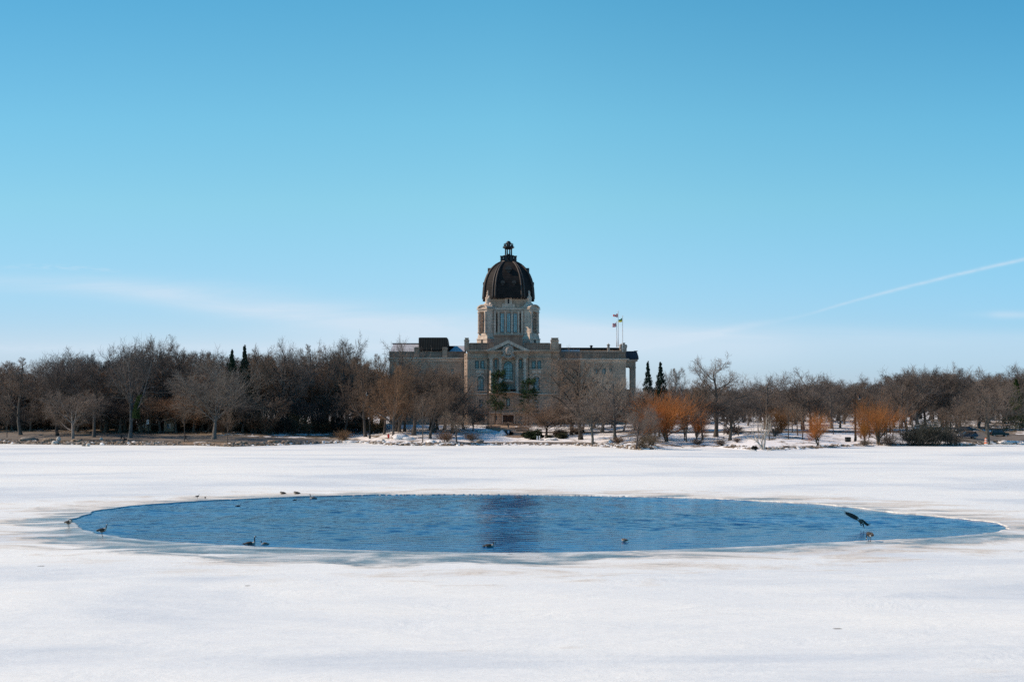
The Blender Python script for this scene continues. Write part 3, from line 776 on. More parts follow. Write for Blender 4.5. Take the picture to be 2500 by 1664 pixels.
# right wing: recessed link then projecting pavilion
DL = 384.5
holA = [(1365.8, 1373.2, 899, 915.6, 0), (1376.8, 1384.5, 899, 915.6, 0)]
holB = [(1452.5, 1459.5, 898.5, 914.6, 0), (1469, 1478.8, 898.5, 914.6, 0), (1487.3, 1494.3, 898.5, 914.6, 0), (1452, 1459.5, 935, 955, 0), (1469, 1478.8, 935, 955, 0), (1487.3, 1494.5, 935, 955, 0)]
mb = BM_()
holed_wall(mb, 1364.3, 1420, 882, gz-1, DL, holA); mb.box(X(1364.3, DL), X(1420, DL), DL+.45, DL+20, Z(gz-1, DL), Z(876, DL))
holed_wall(mb, 1418, 1528, 884, gz-1, DR, holB); mb.box(X(1418, DR), X(1528, DR), DR+.45, DR+24, Z(gz-1, DR), Z(876, DR))
mb.build('wall', M['stone'])
for h in holA: window(h[0], h[1], h[2], h[3], DL, 2, 3)
for h in holB: window(h[0], h[1], h[2], h[3], DR, 2 if h[1]-h[0] < 8 else 3, 3)
mb = BM_()
pbox(mb, 1364.5, 1418, 878.5, 882.2, DL, 1, fwd=.2); pbox(mb, 1364.5, 1418, 874.4, 878.6, DL, 1.2, fwd=.7)
pbox(mb, 1417.4, 1528.6, 880.5, 884.2, DR, 1, fwd=.2); pbox(mb, 1416.6, 1530, 877.6, 880.7, DR, 1.2, fwd=.5); pbox(mb, 1414.8, 1535.5, 875, 877.8, DR, 1.5, fwd=1.0)
pbox(mb, 1418.2, 1528, 885.7, 887, DR, .02, fwd=.12)
mb.build('cornice', M['stone_light'])
mb = BM_()
pbox(mb, 1365, 1418, 858, 874.3, DL, 1, fwd=-.3)
pbox(mb, 1418.6, 1528, 860.5, 874.8, DR, 1, fwd=-.2); pbox(mb, 1418, 1528.4, 858.3, 860.7, DR, 1.2, fwd=0)
for xx in (1421, 1462, 1484, 1503, 1524): pbox(mb, xx-1, xx+1.2, 862, 872, DR, .3, fwd=.25)
mb.build('parapet', M['stone_dark'])
r = BM_(); y_ = DL+5
r.box(X(1371, y_), X(1528, y_), y_, y_+20, Z(853.8, y_), Z(848.2, y_), 1)
r.box(X(1371.5, y_), X(1527, y_), y_+.5, y_+19.5, Z(868, y_), Z(853.9, y_), 0)
r.box(X(1364, y_-3), X(1370.5, y_-3), y_-3, y_+8, Z(868, y_-3), Z(838.5, y_-3), 1)
r.frust(X(1368, y_-1.4), X(1417, y_-1.4), y_-1.4, y_-.1, Z(866, y_-1.4), Z(853, y_-1.4), .2, 0, 2)
r.build('flat_roof', [M['stone_light'], M['seam_roof'], M['grey_roof']])
q = BM_(); yc = DR+5; xx = X(1485.5, yc)
q.box(xx-.35, xx+.35, yc-.35, yc+.35, Z(862, yc), Z(842.6, yc)); q.box(xx-.5, xx+.5, yc-.5, yc+.5, Z(842.6, yc), Z(841.2, yc)); q.lathe(xx, yc, [(.42, Z(841.2, yc)), (.3, Z(839.5, yc)), (.08, Z(838.5, yc)), (.04, Z(837, yc))], 10)
q.build('chimney', M['stone_light'])
q = BM_(); yc = DL+6; xx = X(1443.5, yc)
q.lathe(xx, yc, [(.35, Z(848.4, yc)), (.35, Z(845.5, yc)), (.62, Z(844.8, yc)), (.45, Z(843.4, yc)), (.1, Z(842, yc))], 10)
q.build('roof_vent', M['black_metal'])
q = BM_(); yc = DR+2
pbox(q, 1518.5, 1527.2, 846, 860, yc, 2.0); pbox(q, 1520, 1525.8, 838.5, 846, yc, 1.5, fwd=-.2); pbox(q, 1519.4, 1526.4, 836.2, 838.6, yc, 1.9)
for dx_, z_, r in ((-7, 843, .5), (-5, 848, .6), (-8.5, 849, .4), (5, 844, .45), (4.5, 848, .5), (0, 851, .6), (-5.5, 853, .6), (4, 854, .45)): blob(q, X(1523+dx_, yc), yc+.3, Z(z_, yc), r, .4, r, 6, .5)
q.build('sculpted_pier', M['carved'])
# side porch at the far right ---------------------------------------
DS = 390.0
mb = BM_()
pbox(mb, 1528, 1552, 881.5, 895.5, DS, 8); pbox(mb, 1528, 1556.5, 877, 881.6, DS, 9, fwd=.5); mb.build('porch_entablature', M['stone'])
for a, b_ in ((1539, 1552),):
    c = BM_(); pbox(c, a, b_, 898, gz, DS, 3.2); pbox(c, a-.8, b_+.8, 895.4, 898.1, DS, 3.5, fwd=.2); c.build('porch_pillar', M['stone'])
c = BM_(); pbox(c, 1528.5, 1539, 950, gz, DS+3.3, 4); c.build('porch_wall', M['stone'])
r = BM_(); P = [(X(1528, DS), Z(876.9, DS)), (X(1559, DS), Z(876.9, DS)), (X(1558.3, DS), Z(870, DS)), (X(1555, DS), Z(860, DS)), (X(1553, DS), Z(857, DS)), (X(1528, DS), Z(857, DS))]
r.poly(P, DS-.6, DS+12); r.box(X(1548, DS), X(1556.5, DS), DS-.7, DS+12, Z(857, DS), Z(856, DS)); r.build('porch_roof', M['blue_roof'])

# dome tower ----------------------------------------------------------
DT = 415.0; K = DT/F; xt = X(1241.5, DT)
def zt(py): return Z(py, DT-8.5)
def octo(hw, a): return [(xt+x*K, DT+y*K) for x, y in ((-a, -hw), (a, -hw), (hw, -a), (hw, a), (a, hw), (-a, hw), (-hw, a), (-hw, -a))]
mb = BM_()
mb.prism(octo(52, 44), Z(860, DT), zt(754))
mb.prism(octo(50, 42), zt(750), zt(731))
mb.prism(octo(56, 46), Z(880, DT), zt(822.5))
# clerestory wall panel with three tall windows on the front and the sides
mb.build('drum', M['stone'])
DF = DT - 52*K - .5
HH = [(1221.2, 1231, 764, 811, 0), (1237, 1247, 764, 811, 0), (1252.8, 1263, 764, 811, 0), (1211.3, 1214.2, 764.5, 810.5, 0), (1268.6, 1271.6, 764.5, 810.5, 0)]
mb = BM_(); holed_wall(mb, 1205.5, 1277.5, 757, 826, DF, HH, .46)
mb.build('drum_wall', M['stone'])
for h in HH[:3]: window(h[0], h[1], h[2], h[3], DF, 2, 9, pm='lattice_pane')
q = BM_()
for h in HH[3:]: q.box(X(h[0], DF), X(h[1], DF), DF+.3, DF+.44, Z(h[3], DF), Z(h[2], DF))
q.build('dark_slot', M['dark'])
mb = BM_()
for xx in (1217.5, 1234, 1250, 1266): 
    pbox(mb, xx-2, xx+2, 762, 812, DF, .01, fwd=.22); pbox(mb, xx-2.6, xx+2.6, 760, 762.1, DF, .01, fwd=.35); pbox(mb, xx-2.6, xx+2.6, 812, 814.4, DF, .01, fwd=.35)
for xx in (1208, 1275): pbox(mb, xx-2.6, xx+2.6, 758, 826, DF, .01, fwd=.3)
pbox(mb, 1206, 1277, 815, 817.3, DF, .01, fwd=.5)
mb.build('pilaster', M['stone_light'])
mb = BM_()
mb.prism(octo(55, 45.5), zt(755.5), zt(750.5)); mb.prism(octo(53.5, 45), zt(757.3), zt(755.5))
mb.prism(octo(57.5, 48), Z(826, DT-9), zt(822.4)); 
mb.prism(octo(51, 43), zt(731), zt(729.5))
for i in range(22):
    xx = 1205+i*3.4; pbox(mb, xx, xx+1.5, 727.8, 729.6, DT-7.0, .3)
mb.build('drum_cornice', M['stone_light'])
mb = BM_(); DBs = 392.0
pbox(mb, 1206.5, 1275.5, 820, 853, DBs, 12); pbox(mb, 1205.5, 1276.5, 818, 820.2, DBs, 12.6, fwd=.3)
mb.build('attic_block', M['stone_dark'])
# front gabled attic dormer, repeated on the sides
for rot in range(4):
    q = BM_(); w_ = 9.5*K; yy = -(51.5)*K
    z0, z1, z2 = zt(750), zt(724), zt(715.5)
    sub = MB(); 
    sub.box(-w_*.9, w_*.9, yy-.25, yy+2.2, z0, z1); sub.poly([(-w_*1.35, z1), (w_*1.35, z1), (w_*1.35, z1+.25), (0, z2), (-w_*1.35, z1+.25)], yy-.5, yy+2.4)
    sub.box(-w_*1.6, -w_*.92, yy-.1, yy+1.2, z0, z0+(z1-z0)*.35); sub.box(w_*.92, w_*1.6, yy-.1, yy+1.2, z0, z0+(z1-z0)*.35)
    sub.box(-.28, .28, yy-.28, yy-.252, z0+(z1-z0)*.38, z0+(z1-z0)*.82, 1)
    ca, sa = math.cos(rot*PI/2), math.sin(rot*PI/2)
    q.add([(xt+x*ca-y*sa, DT+x*sa+y*ca, z) for x, y, z in sub.v], [], 0); q.f = sub.f; q.m = sub.m; q.sm = sub.sm
    q.build('gabled_dormer', [M['stone_light'], M['dark']])
# four corner aedicules
for kx in (-1, 1):
    for ky in (-1, 1):
        c0 = Vector((xt+kx*57.5*K, DT+ky*52*K, 0)); d_ = Vector((kx, ky*.9, 0)).normalized(); s_ = Vector((-d_.y, d_.x, 0))
        def tr(sub): return [tuple(c0 + s_*p[0] + d_*p[1] + Vector((0, 0, p[2]))) for p in sub.v]
        sub = MB(); q = BM_()
        sub.box(-2.6, 2.6, -3.4, 1.1, Z(870, DT-9), zt(826)); sub.frust(-2.5, 2.5, -3.4, 1.0, zt(826), zt(813), .28)
        sub.box(-2.75, 2.75, -3.4, 1.25, zt(828), zt(826))
        sub.box(-2.2, -1.15, -3.2, .75, zt(813), zt(760)); sub.box(1.15, 2.2, -3.2, .75, zt(813), zt(760)); sub.box(-1.15, 1.15, -3.2, -.3, zt(813), zt(760))
        sub.box(-2.3, 2.3, -3.3, .9, zt(760), zt(755)); sub.box(-2.65, 2.65, -3.3, 1.2, zt(755), zt(752.4))
        # curved pediment
        n = 10
        for i in range(n):
            a0, a1 = PI*(.1+.8*i/n), PI*(.1+.8*(i+1)/n)
            P = [(rr_*math.cos(a), zt(753.5)+rr_*.62*math.sin(a)-.2) for rr_, a in ((2.2, a0), (2.75, a0), (2.75, a1), (2.2, a1))]
            sub.poly(P, -3.2, 1.2)
        sub.poly([(2.2*math.cos(PI*i/12), zt(752.4)+1.35*math.sin(PI*i/12)) for i in range(13)], -3.0, .7)
        q.add(tr(sub), []); q.f = sub.f; q.m = sub.m; q.sm = sub.sm
        ob = q.build('corner_pavilion', M['stone_light'])
        sub = MB(); q = BM_(); sub.box(-.75, .75, -.31, -.27, zt(810), zt(768)); sub.box(-.45, .45, 1.1, 1.105, zt(838), zt(829)); q.add(tr(sub), []); q.f = sub.f; q.m = sub.m; q.sm = sub.sm; q.build('dark_slot', M['dark'])
        for sx in (-1, 1):
            q = BM_(); cc = c0 + s_*sx*1.66 + d_*1.0
            q.lathe(cc.x, cc.y, [(.52, zt(813)), (.5, zt(811)), (.40, zt(809)), (.36, zt(766)), (.5, zt(762)), (.5, zt(760))], 14); q.build('column', M['stone_light'])
        q = BM_(); cc = c0 - d_*1.6
        for rx_, z_, r in ((0, 745, 1.5), (0, 738, 1.25), (0, 731, 1.0), (.5, 726, .75), (-.5, 726, .75), (0, 721, .8), (0, 714.5, .62), (0, 710, .45), (1.2, 743, .8), (-1.2, 743, .8), (1.9, 747, .6), (-1.9, 747, .6)):
            p_ = cc + s_*rx_; blob(q, p_.x, p_.y, zt(z_), r*.85, r*.85, r, 6, .35)
        q.build('carved_finial', M['stone_light'])
# dome shell
prof = [(61.6, 733), (61.4, 726), (60.9, 718), (60.0, 706), (58.2, 695), (55.6, 685), (52, 675.5), (47.6, 667), (42.6, 659.5), (37, 653), (31, 647.5), (25, 643.5), (20.5, 641)]
def zd(py): return Z(py, DT)
dm = BM_(); vs = []
for hw, py in prof:
    for x, y in octo(hw-1.0, (hw-1.0)*.58): vs.append((x, y, zd(py)))
fs = []
for i in range(len(prof)-1):
    for k in range(8): j = (k+1) % 8; fs.append((i*8+k, i*8+j, (i+1)*8+j, (i+1)*8+k))
fs.append(tuple((len(prof)-1)*8+k for k in range(8)))
dm.add(vs, fs); dome = dm.build('dome', M['dome'])
for k in range(8):
    for dlt in (-.055, .055):
        q = BM_(); path = []
        for hw, py in prof:
            P = octo(hw, hw*.58); a_ = Vector(P[k]); nb = Vector(P[(k+1) % 8]) if dlt > 0 else Vector(P[(k-1) % 8])
            p_ = a_.lerp(nb, abs(dlt)*(1.0 if (k % 2 == (0 if dlt > 0 else 1)) else 1.6)); path.append((p_.x, p_.y, zd(py)))
        q.loft(path, [.34*(.55+.45*h_/61.6) for h_, _ in prof], 6)
        o = q.build('rib', M['dome_rib'], None); o.parent = dome
for rot in range(4):
    ca, sa = math.cos(rot*PI/2), math.sin(rot*PI/2)
    for dx_, py, s_ in ((0, 664, 1.15), (-13.5, 697, .8), (13.5, 697, .8)):
        hw = np.interp(-py, [-p for _, p in prof], [h_ for h_, _ in prof])*K
        sub = MB()
        sub.loft([(dx_*K, -hw+1.2, zd(py)), (dx_*K, -hw-.35*s_, zd(py))], [(.62*s_, .85*s_)]*2, 14, [0], True, side=(1, 0, 0))
        sub.loft([(dx_*K, -hw-.34*s_, zd(py)), (dx_*K, -hw-.45*s_, zd(py))], [(.36*s_, .52*s_)]*2, 14, [1], True, side=(1, 0, 0))
        sub.poly([(dx_*K+1.0*s_*math.cos(a), zd(py)+1.2*s_*math.sin(a)) for a in [PI*i/8 for i in range(9)]], -hw-.6*s_, -hw+1.4)
        q = BM_(); q.add([(xt+x*ca-y*sa, DT+x*sa+y*ca, z) for x, y, z in sub.v], []); q.f = sub.f; q.m = sub.m; q.sm = sub.sm
        o = q.build('dome_dormer', [M['dome_rib'], M['dark']]); o.parent = dome
# lantern
q = BM_()
q.lathe(xt, DT, [(20.5*K, zd(642)), (20.5*K, zd(638)), (13*K, zd(637.5)), (12.5*K, zd(626)), (13.5*K, zd(625)), (13.5*K, zd(623.6)), (10.5*K, zd(623.5))], 16)
for i in range(8):
    a = PI/8+i*PI/4; x_, y_ = xt+17.6*K*math.cos(a), DT+17.6*K*math.sin(a)
    q.frust(x_-.5, x_+.5, y_-.5, y_+.5, zd(638.2), zd(626.5), .06); q.box(x_-.6, x_+.6, y_-.6, y_+.6, zd(626.5), zd(625.4))
for i in range(8):
    a = PI/8+i*PI/4; x_, y_ = xt+7.8*K*math.cos(a), DT+7.8*K*math.sin(a)
    q.lathe(x_, y_, [(.27, zd(624)), (.24, zd(622)), (.22, zd(609)), (.3, zd(607.5))], 8)
q.lathe(xt, DT, [(3.6*K, zd(624)), (3.6*K, zd(621)), (3.0*K, zd(620)), (3.0*K, zd(619.9))], 8)
q.lathe(xt, DT, [(9*K, zd(608.5)), (10*K, zd(607)), (14*K, zd(605)), (14.5*K, zd(603.8)), (14*K, zd(602.6)), (9*K, zd(602)), (6.5*K, zd(600))], 20)
q.lathe(xt, DT, [(2.5*K, zd(600))]+[(6.2*K*math.sin(a), zd(594.2)-6.2*K*math.cos(a)) for a in [PI*(.12+.86*i/10) for i in range(11)]], 16)
for i in range(8):
    a = i*PI/4; x_, y_ = xt+10.3*K*math.cos(a), DT+10.3*K*math.sin(a)
    q.lathe(x_, y_, [(.2, zd(602.2)), (.28, zd(600)), (.12, zd(598.6)), (.22, zd(597)), (.05, zd(593.6))], 8)
q.build('lantern', M['black_metal'])

# flagpoles and flags on the roof -----------------------------------
def flagpole(px, top, bot, D_, label, fl, colf, mats_, sag, nm):
    z0, z1 = Z(bot, D_), Z(top, D_); x_ = X(px, D_)
    t = empty('flagpole', (x_, D_, z0)); tag(t, label, 'flagpole', 'flagpoles on the roof')
    q = MB(); q.lathe(0, 0, [(.16, 0), (.13, (z1-z0)*.3), (.07, z1-z0), (.13, z1-z0+.05), (.13, z1-z0+.22), (.02, z1-z0+.3)], 8); q.build('pole', M['white_paint'], t)
    w_, h_, zt_ = fl; f = MB(); nx, ny = 20, 12
    for j in range(ny+1):
        for i in range(nx+1):
            u, v = i/nx, j/ny
            f.v.append((-.15-u*w_*.95, .18*math.sin(u*7+v*2)*u+.1*math.sin(u*13), zt_-z0 - v*h_*(1-sag[1]*u) - sag[0]*h_*u + .06*math.sin(u*9+v)))
    for j in range(ny):
        for i in range(nx):
            f.f.append([j*(nx+1)+i, j*(nx+1)+i+1, (j+1)*(nx+1)+i+1, (j+1)*(nx+1)+i]); f.m.append(colf((i+.5)/nx, (j+.5)/ny)); f.sm.append(True)
    f.build('flag', mats_, t)
fr_ = simple('red flag cloth', (.55, .015, .012), .8, var=.05, bmp=0); fw = simple('white flag cloth', (.72, .72, .72), .8, var=.05, bmp=0)
fb = simple('navy flag cloth', (.01, .02, .16), .8, var=.05, bmp=0); fg = simple('green flag cloth', (.0, .16, .05), .8, var=.05, bmp=0); fy_ = simple('yellow flag cloth', (.75, .6, .04), .8, var=.05, bmp=0)
leaf = lambda u, v: 0 if (u < .27 or u > .73) else (0 if (abs(u-.5) < .13*(1-abs(v-.5)*2.2)+.02 and .2 < v < .8) else 1)
def jack(u, v):
    if abs(v-.5) < .09 or abs(u-.5) < .06: return 0
    if abs(v-.5) < .15 or abs(u-.5) < .1: return 1
    if min(abs(u-v), abs(u-(1-v))) < .05: return 0
    if min(abs(u-v), abs(u-(1-v))) < .11: return 1
    return 2
flagpole(1509.2, 761, 846, DR+6, 'tallest roof flagpole, flying the red and white flag', (1.5, 1.2, Z(765.5, DR+6)), leaf, [fr_, fw], (.25, .5), 0)
flagpole(1505.6, 785, 847, DR+7, 'shortest roof flagpole, flying the red, white and blue crossed flag', (1.25, 1.25, Z(788, DR+7)), jack, [fr_, fw, fb], (.15, .0), 0)
flagpole(1520, 772, 860, DR+2, 'roof flagpole standing before the sculpted pier, flying the green and yellow flag', (1.15, 1.25, Z(776, DR+2)), lambda u, v: 0 if v < .5 else 1, [fg, fy_], (.5, .45), 0)
#PART3
# ------------------------------------------------------------------ bare trees
UP = np.array([0, 0, 1.0])
def unit(v): return v/np.maximum(np.linalg.norm(v, axis=-1, keepdims=True), 1e-9)
def polyl(r, start, d, L, rad, m, wander, up, tip=.35, droop=0):
    n = len(start); P = np.zeros((n, m+1, 3)); P[:, 0] = start; R = np.zeros((n, m+1)); R[:, 0] = rad; d = d.copy()
    for i in range(m):
        d = unit(d + r.normal(0, wander, (n, 3)) + UP*(up - droop*(i+1)/m)); P[:, i+1] = P[:, i] + d*(L/m)[:, None]
        R[:, i+1] = rad*(1-(1-tip)*(i+1)/m)
    return P, R
def spawn(r, P, R, L, k, t0, t1, ang, ratio, m, wander, up, rr_, lenf=None, tip=.35, droop=0, minr=.01):
    n, m1, _ = P.shape; m0 = m1-1
    t = (np.arange(k)[None, :] + r.uniform(0, 1, (n, k)))/k*(t1-t0)+t0
    s = t*m0; i = np.minimum(s.astype(int), m0-1); f = (s-i)[..., None]; a = np.arange(n)[:, None]
    pos = P[a, i]*(1-f)+P[a, i+1]*f; tan = unit(P[a, i+1]-P[a, i]); rad = (R[a, i]*(1-f[..., 0])+R[a, i+1]*f[..., 0])
    q = unit(np.cross(tan, r.normal(0, 1, tan.shape)+.01)); q2 = np.cross(tan, q)
    az = (np.arange(k)*2.399)[None, :] + r.uniform(0, 6.28, (n, 1)) + r.normal(0, .4, (n, k))
    q0 = unit(np.cross(tan, np.array([.3, .2, 1.0]))); q1 = np.cross(tan, q0)
    perp = q0*np.cos(az)[..., None]+q1*np.sin(az)[..., None]
    an = np.radians(r.uniform(ang[0], ang[1], (n, k)))[..., None]
    d = tan*np.cos(an)+perp*np.sin(an)
    lf = 1 if lenf is None else lenf(t)
    LL = L[:, None]*ratio*lf*r.uniform(.7, 1.25, (n, k))
    rr2 = np.maximum(rad*rr_*np.clip(r.uniform(.7, 1.1, (n, k)), 0, 1), minr)
    N_ = n*k
    Pn, Rn = polyl(r, pos.reshape(N_, 3), unit(d.reshape(N_, 3)), LL.reshape(N_), rr2.reshape(N_), m, wander, up, tip, droop)
    return Pn, Rn, LL.reshape(N_)
def tubes(sets):
    """sets of (P, R, sides) -> verts, quads"""
    V_, F_ = [], []; base = 0
    for P, R, s in sets:
        n, m1, _ = P.shape
        T = np.zeros_like(P); T[:, 1:-1] = P[:, 2:]-P[:, :-2]; T[:, 0] = P[:, 1]-P[:, 0]; T[:, -1] = P[:, -1]-P[:, -2]; T = unit(T)
        a = unit(np.cross(T, np.array([.37, .91, .13]))); b_ = np.cross(T, a)
        an = 2*PI*np.arange(s)/s
        v = P[:, :, None]+R[:, :, None, None]*(a[:, :, None]*np.cos(an)[None, None, :, None]+b_[:, :, None]*np.sin(an)[None, None, :, None])
        V_.append(v.reshape(-1, 3)); idx = (np.arange(n*m1*s)+base).reshape(n, m1, s); j = np.roll(idx, -1, 2)
        F_.append(np.stack([idx[:, :-1], j[:, :-1], j[:, 1:], idx[:, 1:]], -1).reshape(-1, 4)); base += n*m1*s
    return np.concatenate(V_), np.concatenate(F_)
def quads(r, C, size, flat=.0):
    n = len(C); a = unit(r.normal(0, 1, (n, 3))); b_ = unit(np.cross(a, r.normal(0, 1, (n, 3)))); s = (size*r.uniform(.6, 1.3, n))[:, None]
    v = np.stack([C-a*s, C-b_*s*.6, C+a*s, C+b_*s*.6], 1).reshape(-1, 3); return v, np.arange(4*n).reshape(n, 4)
class Proto: pass
def mkproto(kind, seed):
    r = np.random.default_rng(seed); thick = []; thin = []; leaves = None; ex = None
    airy = kind == 'airy'; kind = 'broad' if airy else kind
    if kind in ('tall', 'broad', 'vase', 'round', 'small'):
        H0 = 14.0
        q = dict(tall=(.93, .022, 12, .24, (34, 64), .50, .11, .04), broad=(.74, .026, 13, .20, (42, 74), .72, .14, .035),
                 vase=(.34, .026, 9, .62, (16, 42), 1.75, .07, .02), round=(.40, .026, 16, .30, (30, 88), 1.45, .13, .03), small=(.55, .020, 10, .30, (30, 68), .80, .13, .05))[kind]
        P0, R0 = polyl(r, np.zeros((1, 3)), np.array([[r.normal(0, .06), r.normal(0, .06), 1.0]]), np.array([H0*q[0]]), np.array([H0*q[1]]), 10, .055, .03, .32)
        R0[:, 0] *= 1.35
        lf = {'tall': lambda t: 1.15-.75*t, 'broad': lambda t: 1.2-.72*t, 'vase': lambda t: .85+.25*t, 'round': lambda t: .9+.15*t, 'small': lambda t: 1.1-.4*t}[kind]
        P1, R1, L1 = spawn(r, P0, R0, np.array([H0*q[0]]), q[2], q[3], .98, q[4], q[5], 9, .085, q[7], .62, lf)
        P2, R2, L2 = spawn(r, P1, R1, L1, 9, .12, .98, (25, 65), .50, 6, .095, q[7], .6, lambda t: 1.15-.5*t)
        P3, R3, L3 = spawn(r, P2, R2, L2, 7 if airy else 9, .12, 1, (25, 60), .54, 4, .10, .05, .55, lambda t: 1.1-.4*t, minr=.021)
        P4, R4, L4 = spawn(r, P3, R3, L3, 3 if airy else 5, .15, 1, (25, 65), .72, 2, .07, .05, .6, lambda t: 1.1-.3*t, minr=.0165)
        thick = [(P0, R0, 9), (P1, R1, 6)]; thin = [(P2, R2, 4), (P3, R3, 3), (P4, R4, 3)]
        if kind == 'round': 
            P5, R5, L5 = spawn(r, P3, R3, L3, 4, .4, 1, (20, 60), .75, 2, .2, .02, .6, minr=.012); thin.append((P5, R5, 3))
    elif kind == 'willow':
        H0 = 10.0; ns = 4
        st = r.normal(0, .25, (ns, 3)); st[:, 2] = 0
        d = r.normal(0, .38, (ns, 3)); d[:, 2] = 1
        P0, R0 = polyl(r, st, unit(d), np.full(ns, 3.4), np.full(ns, .24), 6, .08, .0, .6)
        P1, R1, L1 = spawn(r, P0, R0, np.full(ns, 3.4), 7, .3, 1, (12, 62), 1.6, 7, .09, .02, .6)
        P2, R2, L2 = spawn(r, P1, R1, L1, 9, .2, .98, (14, 40), .55, 5, .07, .06, .55)
        P3, R3, L3 = spawn(r, P2, R2, L2, 7, .1, 1, (12, 40), .85, 3, .06, .10, .5, minr=.014)
        P4, R4, L4 = spawn(r, P3, R3, L3, 2, .1, 1, (10, 30), .75, 2, .06, .10, .5, minr=.012)
        thick = [(P0, R0, 8), (P1, R1, 5)]; thin = [(P2, R2, 4), (P3, R3, 3), (P4, R4, 3)]
    elif kind == 'sapling':
        H0 = 6.0
        P0, R0 = polyl(r, np.zeros((1, 3)), np.array([[0, 0, 1.0]]), np.array([H0*.95]), np.array([.085]), 8, .03, .05, .3)
        P1, R1, L1 = spawn(r, P0, R0, np.array([H0]), 16, .30, .98, (30, 60), .34, 4, .1, .06, .5, lambda t: 1.2-.6*t, minr=.018)
        P2, R2, L2 = spawn(r, P1, R1, L1, 8, .15, 1, (25, 60), .5, 3, .13, .05, .6, minr=.013)
        P3, R3, L3 = spawn(r, P2, R2, L2, 4, .15, 1, (25, 60), .6, 2, .13, .05, .6, minr=.011)
        thick = [(P0, R0, 7)]; thin = [(P1, R1, 4), (P2, R2, 3), (P3, R3, 3)]
    elif kind == 'pole':
        H0 = 7.0
        P0, R0 = polyl(r, np.zeros((1, 3)), np.array([[0, 0, 1.0]]), np.array([H0*.95]), np.array([.15]), 8, .04, .05, .3)
        P1, R1, L1 = spawn(r, P0, R0, np.array([H0]), 12, .42, .98, (25, 55), .34, 4, .1, .06, .5, lambda t: 1.2-.6*t, minr=.018)
        P2, R2, L2 = spawn(r, P1, R1, L1, 8, .15, 1, (25, 60), .5, 3, .13, .05, .6, minr=.013)
        P3, R3, L3 = spawn(r, P2, R2, L2, 4, .15, 1, (25, 60), .6, 2, .13, .05, .6, minr=.011)
        thick = [(P0, R0, 7)]; thin = [(P1, R1, 4), (P2, R2, 3), (P3, R3, 3)]
    elif kind == 'shrub':
        H0 = 3.0; ns = 26
        st = r.normal(0, .35, (ns, 3)); st[:, 2] = 0
        d = r.normal(0, .42, (ns, 3)); d[:, 2] = 1
        P0, R0 = polyl(r, st, unit(d), r.uniform(2.0, 3.1, ns), np.full(ns, .03), 5, .09, .02, .5)
        P1, R1, L1 = spawn(r, P0, R0, np.full(ns, 2.6), 9, .15, 1, (20, 55), .42, 3, .12, .04, .6, minr=.014)
        P2, R2, L2 = spawn(r, P1, R1, L1, 7, .1, 1, (20, 60), .55, 2, .15, .03, .6, minr=.011)
        thick = [(P0, R0, 4)]; thin = [(P1, R1, 3), (P2, R2, 3)]
    elif kind == 'dead':
        H0 = 9.0; ns = 3
        st = np.array([[0, 0, 0], [.3, .1, 0], [-.1, .2, 0.]]); d = np.array([[-.55, .1, .9], [.18, 0, 1], [-.05, .3, 1.]])
        P0, R0 = polyl(r, st, unit(d), np.array([6.0, 6.6, 5.5]), np.array([.32, .42, .30]), 9, .09, .02, .3)
        P1, R1, L1 = spawn(r, P0, R0, np.array([6.0, 6.6, 5.5]), 7, .25, .97, (25, 55), .62, 7, .13, .05, .6)
        P2, R2, L2 = spawn(r, P1, R1, L1, 5, .25, 1, (25, 55), .42, 5, .14, .05, .55, minr=.035)
        P3, R3, L3 = spawn(r, P2, R2, L2, 4, .25, 1, (25, 60), .45, 3, .15, .05, .6, minr=.014)
        thick = [(P0, R0, 8), (P1, R1, 6)]; thin = [(P2, R2, 4), (P3, R3, 3)]
    elif kind == 'spruce':
        H0 = 12.0
        P0, R0 = polyl(r, np.zeros((1, 3)), np.array([[0, 0, 1.0]]), np.array([H0]), np.array([.17]), 12, .01, .02, .12)
        P1, R1, L1 = spawn(r, P0, R0, np.array([H0]), 110, .06, .985, (68, 100), .34, 4, .05, .04, .28, lambda t: np.clip(1.10-1.06*t, .05, 1), minr=.02, droop=.2)
        thick = [(P0, R0, 8)]; thin = [(P1, R1, 3)]
        P2, R2, L2 = spawn(r, P1, R1, L1, 10, .2, 1, (30, 60), .34, 2, .1, -.08, .5, minr=.012); thin.append((P2, R2, 3))
        C = np.concatenate([P1[:, 1:].reshape(-1, 3), P2[:, 1:].reshape(-1, 3), (P2[:, 1]*.5+P2[:, 2]*.5)]); C = np.repeat(C, 4, 0); C = C+r.normal(0, .07, C.shape); C[:, 2] -= .05
        leaves = quads(r, C, .13)
    elif kind == 'pine':
        H0 = 13.0
        P0, R0 = polyl(r, np.zeros((1, 3)), np.array([[.10, 0, 1.0]]), np.array([H0*.98]), np.array([.2]), 10, .04, .01, .2)
        P1, R1, L1 = spawn(r, P0, R0, np.array([H0]), 34, .26, .98, (55, 95), .22, 5, .12, .05, .4, lambda t: .55+.75*np.sin(PI*np.clip(t, 0, 1)**.8)*(1-.35*t), minr=.02)
        P2, R2, L2 = spawn(r, P1, R1, L1, 9, .25, 1, (30, 70), .38, 3, .15, .05, .5, minr=.015)
        thick = [(P0, R0, 8), (P1[:, :], R1, 4)]; thin = [(P2, R2, 3)]
        C = np.concatenate([P2[:, 2:].reshape(-1, 3), P1[:, -1]]); C = np.repeat(C, 12, 0)+r.normal(0, .20, (len(C)*12, 3))*np.array([1.1, 1.1, .55]); leaves = quads(r, C, .14)
    elif kind == 'yew':
        H0 = 2.6; n = 5200
